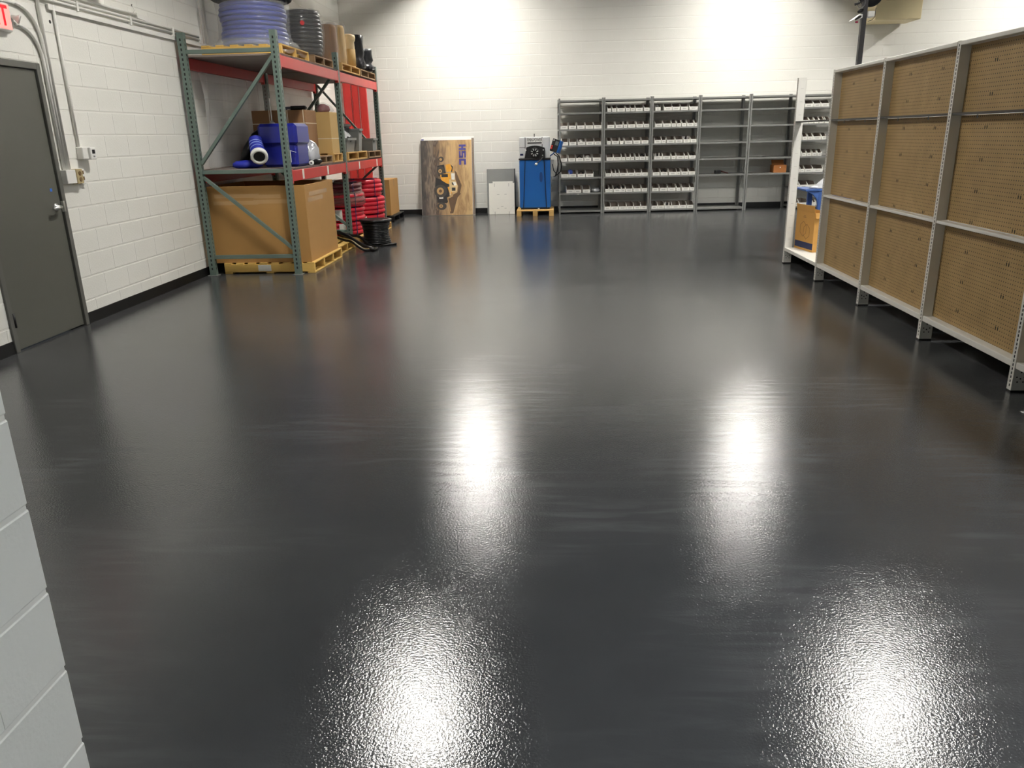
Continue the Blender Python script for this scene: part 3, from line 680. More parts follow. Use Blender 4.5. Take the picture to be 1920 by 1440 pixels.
obj('end_cap', B().lathe([(0.06, -0.03), (0.062, 0.0), (0.05, 0.01)], 16, (-0.105, -0.09, 0.035), axis=(-0.3, -0.4, -1)), black, t)
strap_w = M('cream_strap', (225, 210, 180), 0.4)
def carton(label, x0, x1, y0, y1, z, h, mat, straps=(), rz=0, edge=None):
    w, d = (x1-x0)/2, (y1-y0)/2; t = thing('cardboard_box', label, 'cardboard box', ((x0+x1)/2, (y0+y1)/2, z), rz)
    obj('body', B().cbox((-w, -d, 0), (w, d, h), 0.004), mat, t)
    for (k, v) in straps:
        if k == 'h': obj('strap', B().box((-w-0.001, -d-0.001, v-0.006), (w+0.001, d+0.001, v+0.006)), strap_w, t)
        else: obj('strap', B().box((v-0.006, -d-0.001, -0.0), (v+0.006, d+0.001, h+0.001)), strap_w, t)
    return t
carton('wide dark cardboard box tied with white straps behind the blue tank', -3.97, -3.26, 10.50, 10.98, Z1+0.10, 0.585, kraft_d, (('h', 0.42), ('v', -0.12), ('v', 0.12), ('v', 0.33)))
carton('tall light cardboard box beside the foil bag on the middle shelf', -3.42, -3.11, 11.12, 11.50, Z1+0.12, 0.55, kraft_l, (('h', 0.2),))
t = thing('foil_bag', 'shiny foil and black bag slumped beside the blue tank', 'bag', (-3.18, 10.30, Z1)); s_ = 1
obj('bag', B().lathe([(0.06, 0.0), (0.10, 0.03), (0.11, 0.12), (0.10, 0.2), (0.075, 0.27), (0.0, 0.32)], 36, wob=wobf(0.14, 4, 0.08, 9)), silver_bag, t, True)
obj('black_sleeve', B().lathe([(0.09, 0.0), (0.125, 0.03), (0.125, 0.055), (0.1, 0.07)], 30, wob=wobf(0.12, 3, 0.05, 8)), black_hose, t, True)
t = thing('tape_roll', 'small white roll lying on the middle shelf beside the tank', 'roll', (-3.083, 10.0, Z1+0.032))
obj('roll', B().lathe([(0.012, -0.03), (0.03, -0.03), (0.03, 0.03), (0.012, 0.03)], 20, axis=(0.2, -1, 0.0)), plastic_w, t, True); obj('core', B().lathe([(0.011, -0.031), (0.011, 0.031)], 14, axis=(0.2, -1, 0)), tote_dark, t)
zt = Z1+0.10+0.585
t = thing('black_glove', 'black glove with pale fingertips lying on the strapped box', 'glove', (-3.42, 10.72, zt+0.002))
obj('palm', B().cbox((-0.1, -0.05, 0), (0.12, 0.05, 0.055), 0.02), black_pl, t)
for k in range(4): obj('finger', B().tube([(-0.08, -0.045+0.03*k, 0.03), (-0.15, -0.05+0.033*k, 0.03), (-0.18, -0.05+0.033*k, 0.015)], [0.016, 0.014, 0.011], 8), M('pale_black', (80, 84, 96), 0.4), t, True)
zt2 = Z1+0.12+0.55
t = thing('red_bag', 'dark red item in a clear bag on top of the tall cardboard box', 'bag', (-3.24, 11.27, zt2))
obj('cloth', B().lathe([(0.07, 0.0), (0.09, 0.03), (0.08, 0.08), (0.03, 0.11), (0, 0.112)], 28, wob=wobf(0.1, 3, 0.05, 8)), M('dark_red_cloth', (120, 14, 28), 0.35), t, True)
obj('film', B().lathe([(0.11, 0.0), (0.13, 0.02), (0.10, 0.085), (0.02, 0.13)], 28, wob=wobf(0.15, 3, 0.06, 11)), film_thin, t, True)
def tote(label, x, y, z, w, d, h, mat, rz=0, lid=False):
    t = thing('storage_tote', label, 'tote', (x, y, z), rz, 'totes on the middle shelf'); b = B(); k = 0.88
    def rect(a, c, zz): return [(-a, -c, zz), (a, -c, zz), (a, c, zz), (-a, c, zz)]
    lo = rect(w/2*k, d/2*k, 0); hi = rect(w/2, d/2, h); hi2 = rect(w/2-0.008, d/2-0.008, h); lo2 = rect(w/2*k-0.008, d/2*k-0.008, 0.008); vs = lo+hi+hi2+lo2
    fs = [(3, 2, 1, 0), (12, 13, 14, 15)]
    for i in range(4):
        j = (i+1) % 4; fs += [(i, j, 4+j, 4+i), (4+i, 4+j, 8+j, 8+i), (8+i, 8+j, 12+j, 12+i)]
    obj('body', b.add(vs, fs), mat, t)
    rb = B(); o_ = 0.016
    for (p, q) in (((-w/2-o_, -d/2-o_), (w/2+o_, -d/2)), ((-w/2-o_, d/2), (w/2+o_, d/2+o_)), ((-w/2-o_, -d/2), (-w/2, d/2)), ((w/2, -d/2), (w/2+o_, d/2))): rb.box((p[0], p[1], h-0.03), (q[0], q[1], h+0.002))
    obj('rim', rb, mat, t)
    for sx in (-1, 1): obj('handle', B().cbox((sx*(w/2-0.005)-0.014, -0.06, h-0.06), (sx*(w/2-0.005)+0.014, 0.06, h-0.035), 0.004), mat, t)
    return t
ZT = Z1+0.12
tote('large grey open tote at the front of the tan pallet', -3.33, 12.15, ZT, 0.46, 0.62, 0.20, tote_grey, 0.05)
tote('dark grey tote stacked on the large grey tote', -3.42, 12.32, ZT+0.204, 0.44, 0.34, 0.20, tote_dark, -0.08)
tote('grey tote stacked towards the far end of the tan pallet', -3.27, 12.72, ZT, 0.36, 0.36, 0.34, tote_grey, 0.1)
tote('small grey tote on the far pallet of the middle shelf', -3.16, 13.55, Z1+0.11, 0.21, 0.3, 0.20, tote_grey)
t = thing('clear_bag', 'clear plastic bag draped over the front grey tote', 'bag', (-3.22, 11.98, ZT+0.2))
vs = []; n = 16; m = 8
for j in range(m+1):
    for i in range(n+1):
        u, v = i/n, j/m; x = -0.18+0.30*u; y = -0.15+0.5*v; z = 0.07-0.015*math.sin(i*1.3)*math.cos(j*1.7)+0.04*math.sin(v*PI)-0.30*max(0, u-0.72)
        vs.append((x, y, z))
obj('film', B().add(vs, [(j*(n+1)+i, j*(n+1)+i+1, (j+1)*(n+1)+i+1, (j+1)*(n+1)+i) for j in range(m) for i in range(n)]), M('cloudy_film', (225, 226, 228), 0.2, alpha=0.6, bump=0.9, bscale=12), t, True)
obj('black_parts', B().lathe([(0.1, 0.0), (0.13, 0.04), (0.09, 0.1), (0.0, 0.13)], 24, (-0.12, 0.2, -0.04), wob=wobf(0.2, 3, 0.1, 7)), black_pl, t, True)

# ------------------------------------------------------------------ red beams standing in the corner
for i, (x, w, dy) in enumerate(((-3.985, 0.15, 0.0), (-3.83, 0.13, 0.02), (-3.67, 0.14, 0.0))):
    t = thing('red_beam', ['spare red rack beam standing in the corner, leftmost of three', 'spare red rack beam standing in the corner, middle of three', 'spare red rack beam standing in the corner, rightmost of three'][i], 'beam', (x-0.13, 16.12+dy, 0), group='red beams in the corner')
    obj('beam', B().cbox((-w/2, -0.04, 0.0), (w/2, 0.04, 2.75), 0.004).cbox((-w/2+0.02, -0.052, 0.05), (-w/2+0.035, -0.04, 2.7), 0.002), rack_red, t)
    obj('connector', B().cbox((-w/2-0.004, -0.058, 2.6), (w/2+0.004, 0.045, 2.76), 0.004), rack_red, t)

# ------------------------------------------------------------------ printed boards leaning on the back wall
def leaning(name, label, cat, u, n0, w, h, th, lean, group=None):
    t = thing(name, label, cat, bw(u, n0, 0.0), group=group); t.rotation_euler = Matrix.Rotation(A, 3, 'Z').to_4x4().to_euler()
    t.matrix_world = Matrix.Translation(bw(u, n0, 0.0)) @ Matrix.Rotation(A, 4, 'Z') @ Matrix.Rotation(-lean, 4, 'X')
    return t
UO = -2.235
pw, ph = 1.045, 1.545
PC = {'tan': (190, 158, 112), 'soil': (92, 82, 74), 'dark': (34, 32, 32), 'tyre': (62, 56, 52), 'hub': (178, 142, 92), 'yellow': (226, 160, 44), 'lt': (216, 190, 140), 'brown': (98, 74, 50), 'grey': (150, 150, 146), 'white': (226, 224, 214)}
PM = {k: M('print_'+k, v, 0.45, var=0.22, scale=14) for k, v in PC.items()}
pm = M('print_scene', (150, 120, 86), 0.45)                  # printed background: dust sky to gravel
nt = pm.node_tree; N_ = nt.nodes; Lk = nt.links; bs = N_['Principled BSDF']
tc = N_.new('ShaderNodeTexCoord'); sp = N_.new('ShaderNodeSeparateXYZ'); Lk.new(tc.outputs['Object'], sp.inputs[0])
mpn = N_.new('ShaderNodeMapping'); mpn.inputs['Scale'].default_value = (6, 1, 1.4); Lk.new(tc.outputs['Object'], mpn.inputs[0])
nz = N_.new('ShaderNodeTexNoise'); nz.inputs['Scale'].default_value = 2.2; nz.inputs['Detail'].default_value = 7; nz.inputs['Distortion'].default_value = 1.2; Lk.new(mpn.outputs[0], nz.inputs[0])
mm_ = N_.new('ShaderNodeMath'); mm_.operation = 'MULTIPLY_ADD'; Lk.new(nz.outputs[0], mm_.inputs[0]); mm_.inputs[1].default_value = 0.55; Lk.new(sp.outputs[0], mm_.inputs[2])
mr = N_.new('ShaderNodeMapRange'); mr.inputs[1].default_value = -0.35; mr.inputs[2].default_value = 0.75; Lk.new(mm_.outputs[0], mr.inputs[0])
cr = N_.new('ShaderNodeValToRGB'); e = cr.color_ramp.elements; e[0].position = 0.0; e[0].color = (*lin((40, 40, 44)), 1); e[1].position = 1; e[1].color = (*lin((205, 172, 120)), 1)
for ps, c in ((0.18, (78, 70, 64)), (0.30, (134, 118, 102)), (0.38, (74, 62, 54)), (0.5, (150, 122, 90)), (0.68, (196, 162, 112)), (0.84, (160, 126, 84))):
    q = e.new(ps); q.color = (*lin(c), 1)
Lk.new(mr.outputs[0], cr.inputs[0]); Lk.new(cr.outputs[0], bs.inputs['Base Color'])
LEAN = 0.235
for i, (du, dn) in enumerate(((0.045, -0.020), (0.022, -0.010))):
    t = leaning('printed_board', ['rearmost printed board of the stack leaning on the back wall', 'middle printed board, its edge showing right of the truck picture'][i], 'printed board', UO+du, 0.40+dn, pw, ph, 0.008, LEAN, 'printed boards leaning on the back wall')
    obj('board', B().cbox((-pw/2, -0.009, 0), (pw/2, 0, ph+0.03-0.012*i), 0.001), plastic_w, t)
    obj('print', B().box((-pw/2+0.004, -0.0097, 0.004), (pw/2-0.004, -0.009, ph+0.0)), PM['brown'], t)
t = leaning('printed_board', 'front printed board with a sideways yellow mining truck and purple letters', 'printed board', UO, 0.40, pw, ph, 0.008, LEAN, 'printed boards leaning on the back wall')
obj('board', B().cbox((-pw/2, -0.009, 0), (pw/2, 0, ph), 0.001), plastic_w, t)
pic = obj('print', B().box((-pw/2+0.002, -0.0096, 0.002), (pw/2-0.004, -0.009, ph-0.035)), pm, t)
layer = [0.0096]
def zc(x, y): return ((x-62)/838*pw-pw/2, (1395-y)/1290*(ph-0.0))
def printed(name, polys, mat):
    d0 = layer[0]; layer[0] += 0.0004
    for pl in polys:
        b = B()
        q = [zc(*c) for c in pl]
        ar = sum(q[i][0]*q[(i+1) % len(q)][1]-q[(i+1) % len(q)][0]*q[i][1] for i in range(len(q)))
        if ar < 0: q = q[::-1]
        b.prism(q, 0.0092, d0+0.0004, lambda a, c, d: (a, -d, c)); obj(name, b, mat, pic)
def circ(x, y, rx, ry=None, n=28): ry = ry or rx; return [(x+rx*math.cos(2*PI*i/n), y+ry*math.sin(2*PI*i/n)) for i in range(n)]
def rect(x0, y0, x1, y1): return [(x0, y0), (x1, y0), (x1, y1), (x0, y1)]
printed('truck_shadow', [[(300, 760), (430, 800), (520, 880), (520, 1090), (480, 1190), (320, 1180), (285, 900)], [(330, 560), (440, 540), (470, 700), (350, 740)]], PM['dark'])
printed('dump_body', [[(610, 640), (660, 690), (750, 890), (700, 1040), (650, 1100), (575, 1360), (525, 1365), (480, 1100), (575, 1050), (650, 1010), (665, 910), (625, 800)]], PM['brown'])
printed('dump_body_edge', [[(640, 672), (668, 680), (752, 890), (712, 1020), (690, 1030), (722, 895)], [(480, 1095), (575, 1050), (580, 1075), (498, 1115), (540, 1330), (522, 1330)]], PM['hub'])
printed('truck_body', [[(370, 700), (540, 680), (548, 770), (520, 870), (480, 860), (390, 800)], [(465, 545), (535, 530), (560, 560), (600, 650), (480, 665)], [(490, 920), (560, 900), (560, 1030), (520, 1020)]], PM['yellow'])
printed('truck_chassis', [[(530, 820), (620, 828), (655, 900), (640, 990), (560, 1010), (525, 960)], [(520, 790), (545, 790), (545, 1060), (522, 1060)]], PM['lt'])
printed('truck_dark', [rect(395, 700, 500, 752), [(545, 540), (588, 580), (572, 668), (552, 660), (568, 600)], [(560, 840), (600, 850), (590, 890), (565, 880)], rect(560, 930, 620, 985)], PM['dark'])
printed('truck_cab', [[(552, 690), (616, 690), (608, 800), (560, 792)], [(575, 830), (625, 836), (640, 890), (600, 900)], rect(350, 1085, 415, 1115)], PM['white'])
printed('tyre', [circ(375, 985, 105, 108), circ(385, 640, 66, 72), circ(390, 1240, 76, 62), circ(395, 452, 42, 46)], PM['tyre'])
printed('tyre_hub', [circ(370, 985, 58, 60), circ(375, 650, 30, 34), circ(378, 1238, 32, 30), circ(388, 455, 22)], PM['hub'])
printed('hub_cap', [circ(372, 985, 26), circ(375, 652, 12), circ(378, 1238, 12)], PM['brown'])
def L_(y0, ln, rects):     # letters read top to bottom: a along the line, b up the letter
    return [[(690+b0*112, y0+a0*ln), (690+b1*112, y0+a0*ln), (690+b1*112, y0+a1*ln), (690+b0*112, y0+a1*ln)] for a0, a1, b0, b1 in rects]
printed('logo', L_(215, 92, [(0, .36, 0, 1), (.64, 1, 0, 1), (.3, .7, .36, .64)]) + L_(322, 112, [(0, 1, 0, .24), (0, 1, .76, 1), (0, 1, .38, .62), (0, .3, .5, 1), (.7, 1, 0, .5)]) + L_(450, 100, [(0, .34, .0, 1), (.2, 1, 0, .3), (.2, 1, .7, 1)]), purple)
obj('corner_mark', B().box((-pw/2+0.02, -0.0098, ph-0.03), (-pw/2+0.07, -0.009, ph-0.008)), purple, t)

# grey panel and flattened white carton
t = leaning('grey_panel', 'dark grey steel panel leaning on the back wall', 'panel', -1.13, 0.28, 0.58, 0.9, 0.012, 0.24)
obj('panel', B().cbox((-0.29, -0.014, 0), (0.29, 0, 0.905), 0.003), M('panel_grey', (104, 105, 102), 0.32, 0.3, var=0.12), t)
obj('edge_rail', B().cbox((0.272, -0.022, 0.0), (0.295, 0.002, 0.905), 0.003), black_pl, t)
t = leaning('white_carton', 'flattened white carton leaning on the grey panel', 'carton', -1.115, 0.42, 0.52, 0.66, 0.008, 0.26)
poly = [(-0.262, 0), (0.258, 0), (0.258, 0.63), (0.225, 0.63), (0.225, 0.665), (-0.185, 0.665), (-0.185, 0.632), (-0.262, 0.632)]
obj('carton', B().prism(poly, 0.0, 0.009, lambda a, c, d: (a, -d, c)), M('white_carton', (222, 220, 210), 0.6, var=0.03), t)
ink = M('grey_ink', (120, 120, 116), 0.6); b = B()
for (x, z, w_) in ((-0.1, 0.40, 0.05), (0.05, 0.40, 0.05), (-0.1, 0.115, 0.04), (0.05, 0.115, 0.04), (-0.02, 0.155, 0.05)): b.box((x, -0.0096, z), (x+w_, -0.009, z+0.006))
for (p, q) in (((-0.26, 0.19), (-0.19, 0.11)), ((-0.19, 0.11), (-0.16, 0.0)), ((0.255, 0.19), (0.19, 0.11)), ((0.19, 0.11), (0.14, 0.0))): b.beam((p[0], -0.0093, p[1]), (q[0], -0.0093, q[1]), 0.0008, 0.004, up=(0, 1, 0))
for x in (-0.15, 0.14): b.box((x, -0.0096, 0.0), (x+0.008, -0.009, 0.055)).box((x, -0.0096, 0.56), (x+0.006, -0.009, 0.625))
obj('fold_marks', b, ink, t)

# ------------------------------------------------------------------ blue crimping machine on its pallet
AR = A
t = thing('pallet', 'short pale pallet under the blue machine', 'pallet', (-0.41, 15.92, 0), 0)
for x in (-0.32, 0.0, 0.32): obj('block', B().cbox((x-0.045, -0.38, 0.018), (x+0.045, 0.38, 0.10), 0.003), wood, t)
for y in (-0.33, -0.165, 0.0, 0.165, 0.33): obj('deck_board', B().cbox((-0.365, y-0.05, 0.10), (0.365, y+0.05, 0.12), 0.003), wood, t)
for x in (-0.32, 0.0, 0.32): obj('bottom_board', B().cbox((x-0.045, -0.38, 0), (x+0.045, 0.38, 0.018), 0.003), wood, t)
t = thing('crimping_machine', 'blue and grey crimping machine with round chuck on a pallet', 'machine', (-0.41, 15.99, 0.12))
w, d = 0.305, 0.27
cab = obj('cabinet', B().cbox((-w, -d, 0.03), (w, d, 0.945), 0.01), mach_blue, t)
obj('plinth', B().box((-w+0.02, -d+0.02, 0.0), (w-0.02, d-0.02, 0.03)), black, t)
obj('top_plate', B().cbox((-w-0.01, -d-0.01, 0.945), (w+0.005, d+0.01, 0.975), 0.004), black, t)
for x in (-0.21, 0.20): obj('strap', B().beam((x*0.9, -d-0.004, 0.945), (x*1.12, -d-0.004, 0.0), 0.004, 0.014, up=(1, 0, 0)), black, t)
obj('stain', B().prism(circ(0.12, 0.62, 0.03, 0.1), 0.0, 0.0006, lambda a, c, q: (a, -d-q, c)), M('dark_blue_stain', (14, 62, 120), 0.5), cab)
obj('latch', B().cbox((0.05, -d-0.01, 0.005), (0.085, -d, 0.022), 0.002), plastic_w, t)
hd = obj('head', B().cbox((-w+0.005, -d+0.03, 0.975), (w-0.01, d-0.02, 1.375), 0.012), mach_grey, t)
for x in (-0.19, 0.14): obj('seam', B().box((x, -d+0.0285, 1.16), (x+0.012, -d+0.03, 1.37)), black, hd)
obj('side_seam', B().box((-w+0.01, -d+0.0285, 1.178), (-0.19, -d+0.03, 1.186)), black, hd)
pl = [(-0.20, 0.975), (0.20, 0.975), (0.20, 1.17)]+[(0.20-0.40*i/10, 1.17+0.045*math.sin(PI*i/10)) for i in range(11)]+[(-0.20, 1.17)]
obj('face_plate', B().prism(pl[:3]+pl[4:13], 0.0, 0.03, lambda a, c, q: (a, -d+0.03-q, c)), black, t)
ch = obj('chuck', B().lathe([(0.0, 0.0), (0.082, 0.0), (0.09, 0.012), (0.082, 0.02), (0.045, 0.02), (0.045, 0.004)], 32, (0.0, -d, 1.085), axis=(0, -1, 0)), black_pl, t, True)
for i in range(8):
    a = 2*PI*i/8+PI/8; p_ = (0.04*math.cos(a), -d-0.022, 1.085+0.04*math.sin(a)); q_ = (0.075*math.cos(a), -d-0.022, 1.085+0.075*math.sin(a)); obj('jaw', B().beam(p_, q_, 0.018, 0.014, up=(0, 1, 0)), chrome, ch)
for x, z in ((-0.17, 1.13), (0.17, 1.13), (0.155, 1.03)): obj('bolt', B().lathe([(0.011, 0), (0.011, 0.008)], 10, (x, -d, z), axis=(0, -1, 0)), plastic_w, t)
sg = obj('sign_plate', B().box((-0.15, -d+0.027, 1.24), (0.15, -d+0.03, 1.35)), plastic_w, t)
me = text_mesh('lettering', 'FINN-POWER', 0.086, black); o = obj('lettering', me, None, sg); o.location = (0, -d+0.0262, 1.316); o.rotation_euler = (PI/2, 0, 0); o.scale = (0.56, 1.0, 1)
obj('underline', B().box((-0.14, -d+0.0262, 1.250), (0.14, -d+0.027, 1.274)), black, sg)
obj('badge', B().box((-0.285, -d+0.028, 1.03), (-0.225, -d+0.03, 1.065)), navy, hd)
obj('eye_bolt', B().tube([(-0.01, 0.0, 1.375), (-0.01, 0.0, 1.435)], 0.009, 8), tote_dark, t)
obj('tool_rod', B().tube([(0.17, -d-0.02, 1.0), (0.10, -d-0.09, 0.93), (0.03, -d-0.13, 0.87)], 0.011, 8), tote_dark, t, True)
obj('rod_tip', B().tube([(0.045, -d-0.12, 0.885), (0.015, -d-0.14, 0.85)], 0.026, 12), chrome, t, True)
obj('side_cover', B().cbox((w, -0.15, 0.62), (w+0.075, 0.12, 0.94), 0.006), M('cream_panel', (218, 214, 198), 0.5), t)
obj('arm', B().tube([(w-0.02, -0.15, 1.0), (w+0.06, -d-0.02, 1.06), (w+0.09, -d-0.10, 1.1)], 0.012, 8), mach_blue, t, True)
cb = obj('control_box', B().cbox((-0.085, -0.07, -0.115), (0.085, 0.07, 0.115), 0.008), mach_blue, t); cb.location = (w+0.125, -d-0.13, 1.195); cb.rotation_euler = (-0.15, 0.28, -0.35)
obj('control_face', B().cbox((-0.088, -0.078, -0.118), (0.055, -0.07, 0.118), 0.002), black, cb); obj('screen', B().box((-0.02, -0.0795, 0.01), (0.045, -0.078, 0.085)), M('lcd', (96, 104, 104), 0.3), cb)
for z in (0.09, 0.055, 0.02): obj('button', B().lathe([(0.012, 0), (0.012, 0.008)], 12, (-0.06, -0.078, z), axis=(0, -1, 0)), plastic_w if z > 0.08 else tote_dark, cb)
for z in (-0.025, -0.065): obj('red_button', B().lathe([(0.018, 0), (0.018, 0.014), (0.012, 0.018)], 14, (-0.062, -0.078, z), axis=(0, -1, 0)), M('button_red', (200, 40, 30), 0.4), cb)
for k, (o1, o2) in enumerate((((w+0.10, -d-0.1, 1.08), 0.19), ((w+0.07, -d-0.09, 1.05), 0.12))):
    obj('cable', B().tube([o1, (w+0.08+o2*0.5, -d-0.08, 1.0), (w+o2+0.03, -d-0.06, 0.85), (w+o2+0.01, -d-0.04, 0.72), (w+0.09, -0.15, 0.62), (w+0.01, -0.12, 0.63)], 0.010, 8), black_hose, t, True)
obj('cable', B().tube([(w+0.04, -0.2, 0.86), (w+0.06, -0.22, 0.74), (w+0.11, -0.2, 0.68), (w+0.12, -0.18, 0.64)], 0.009, 8), black_hose, t, True)
obj('loose_strap', B().tube([(w+0.02, -0.1, 0.62), (w+0.03, -0.1, 0.5), (w+0.015, -0.1, 0.42)], 0.004, 6), tote_grey, t)

# ------------------------------------------------------------------ steel shelving along the back wall
UE = [0.035, 0.91, 1.845, 2.775, 3.744, 4.68, 5.60]
ZS = [2.155, 1.925, 1.623, 1.32, 1.014, 0.71, 0.405, 0.06]
SD = 0.56; N0 = 0.045
BAYL = ['grey steel shelving bay beside the blue machine', 'grey steel shelving bay full of bins, second from the blue machine', 'bright-edged shelving bay full of bins, third from the blue machine',
        'empty grey shelving bay holding only a small black tool', 'empty grey shelving bay holding a small brown box', 'grey steel shelving bay of bins seen through the gondola end']
SHV = {0: range(8), 1: range(8), 2: range(8), 3: (0, 1, 2, 3, 4, 5, 7), 4: (0, 1, 2, 3, 4, 5), 5: range(8)}
for k in range(6):
    u0, u1 = UE[k]+0.003, UE[k+1]-0.003; wd = u1-u0
    t = thing('shelving_unit', BAYL[k], 'shelving', bw(u0, N0), A, 'steel shelving bays along the back wall')
    for x in (0, 1):
        for y in (0, 1):
            xa = 0 if x == 0 else wd; sx = 1 if x == 0 else -1; ya = 0 if y == 0 else -SD; sy = -1 if y == 0 else 1
            b = B().box((min(xa, xa+sx*0.032), min(ya, ya+sy*0.003), 0), (max(xa, xa+sx*0.032), max(ya, ya+sy*0.003), 2.19))
            b.box((min(xa, xa+sx*0.003), min(ya, ya+sy*0.032), 0), (max(xa, xa+sx*0.003), max(ya, ya+sy*0.032), 2.19)); obj('post', b, shelf_grey, t)
    for i in SHV[k]:
        z = ZS[i]; b = B().box((0.004, -SD+0.004, z-0.003), (wd-0.004, -0.004, z))
        b.box((0.034, -SD+0.001, z-0.032), (wd-0.034, -SD+0.004, z)).box((0.034, -0.004, z-0.032), (wd-0.034, -0.001, z))
        b.box((0.004, -SD+0.034, z-0.032), (0.007, -0.034, z)).box((wd-0.007, -SD+0.034, z-0.032), (wd-0.004, -0.034, z)); obj('shelf', b, shelf_grey, t)
    if k in (0, 3):
        for (za, zb) in ((0.25, 1.1), (1.1, 0.25)): obj('side_brace', B().beam((wd-0.0015, -0.02, za), (wd-0.0015, -SD+0.02, zb), 0.003, 0.02, up=(0, 0, 1)), shelf_grey, t)

# white cardboard bins
BINS = [
(1,2,[(0.066,0.223),(0.236,0.383),(0.396,0.546),(0.562,0.711),(0.725,0.879)]),
(1,3,[(0.1,0.222),(0.244,0.39),(0.408,0.557),(0.575,0.728),(0.737,0.872)]),
(1,4,[(0.074,0.208),(0.225,0.37),(0.378,0.535),(0.54,0.685),(0.708,0.868)]),
(1,5,[(0.084,0.232),(0.244,0.39),(0.409,0.563),(0.572,0.724)]),
(1,6,[(0.191,0.341),(0.346,0.49),(0.512,0.661)]),
(2,1,[(0.987,1.06),(1.077,1.157),(1.174,1.323),(1.34,1.419),(1.435,1.515),(1.53,1.678),(1.693,1.805)]),
(2,2,[(0.987,1.133),(1.149,1.297),(1.306,1.379),(1.393,1.54),(1.555,1.69),(1.695,1.805)]),
(2,3,[(0.989,1.063),(1.08,1.227),(1.24,1.316),(1.334,1.487),(1.5,1.648),(1.66,1.805)]),
(2,4,[(0.982,1.111),(1.12,1.274),(1.279,1.35),(1.365,1.443),(1.457,1.531),(1.55,1.624),(1.634,1.75),(1.755,1.805)]),
(2,5,[(0.964,1.089),(1.094,1.166),(1.171,1.237),(1.242,1.395),(1.4,1.544),(1.548,1.68),(1.685,1.805)]),
(2,6,[(0.964,1.035),(1.046,1.121),(1.131,1.282),(1.289,1.359),(1.371,1.518),(1.523,1.672),(1.69,1.805)]),
(2,7,[(0.954,1.076),(1.081,1.236),(1.241,1.391),(1.396,1.541),(1.546,1.68),(1.685,1.805)]),
(3,1,[(1.912,2.015),(2.08,2.229),(2.243,2.387),(2.404,2.549),(2.57,2.729)]),
(3,2,[(1.917,2.065),(2.074,2.228),(2.241,2.322),(2.342,2.424),(2.441,2.521),(2.538,2.675),(2.68,2.735)]),
(3,3,[(1.914,2.046),(2.056,2.137),(2.157,2.309),(2.325,2.473),(2.483,2.61),(2.62,2.735)]),
(3,4,[(1.918,2.076),(2.089,2.244),(2.26,2.339),(2.358,2.512),(2.518,2.592),(2.605,2.735)]),
(3,5,[(1.898,2.04),(2.058,2.204),(2.221,2.371),(2.376,2.447),(2.467,2.605),(2.615,2.735)]),
(3,6,[(1.898,2.033),(2.048,2.2),(2.214,2.365),(2.384,2.469),(2.492,2.642),(2.655,2.735)]),
(3,7,[(1.895,2.017),(2.021,2.157),(2.162,2.302),(2.307,2.457),(2.462,2.6),(2.605,2.735)]),
(6,1,[(4.733,4.784),(4.79,4.946),(4.959,5.096),(5.1,5.253)]),
(6,2,[(4.736,4.886),(4.903,4.987),(5.002,5.082),(5.097,5.18),(5.212,5.294)]),
(6,3,[(4.737,4.789),(4.802,4.884),(4.907,4.994),(5.005,5.156),(5.169,5.255)]),
(6,4,[(4.742,4.80),(4.813,4.893),(4.912,4.992),(5.02,5.1),(5.117,5.201)]),
(6,5,[(4.737,4.802),(4.813,4.889),(4.897,5.048),(5.058,5.252)]),
(6,6,[(4.747,4.812),(4.826,4.974),(4.979,5.136)]),
(6,7,[(4.75,4.833),(4.843,5.016),(5.116,5.169),(5.184,5.256)])]
ORD = ['first', 'second', 'third', 'fourth', 'fifth', 'sixth', 'seventh', 'eighth']
ROWN = {1: 'top bin row', 2: 'second row down', 3: 'third row down', 4: 'fourth row down', 5: 'fifth row down', 6: 'sixth row down', 7: 'floor-level row'}
BAYN = {1: 'bay beside the blue machine', 2: 'second bay from the machine', 3: 'third bay from the machine', 6: 'bay seen through the gondola'}
def bin_mesh(w, dp=0.40, fh=0.062, bh=0.125, th=0.004):
    b = B(); b.box((0, 0, 0), (w, dp, th)); b.box((0, 0, th), (w, th, fh)); b.box((0, dp-th, th), (w, dp, bh))
    for x in (0, w-th):
        pl = [(th, th), (dp-th, th), (dp-th, bh), (0.11, bh), (th, fh)]; b.prism(pl, x, x+th, lambda a, c, q: (q, a, c))
    return b
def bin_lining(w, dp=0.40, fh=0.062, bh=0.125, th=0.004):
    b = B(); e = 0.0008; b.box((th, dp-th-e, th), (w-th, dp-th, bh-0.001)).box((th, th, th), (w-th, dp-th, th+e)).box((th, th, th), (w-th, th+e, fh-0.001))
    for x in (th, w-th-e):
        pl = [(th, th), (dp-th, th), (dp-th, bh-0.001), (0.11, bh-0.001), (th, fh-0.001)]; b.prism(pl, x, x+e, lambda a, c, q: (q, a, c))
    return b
bcache = {}; binpos = {}
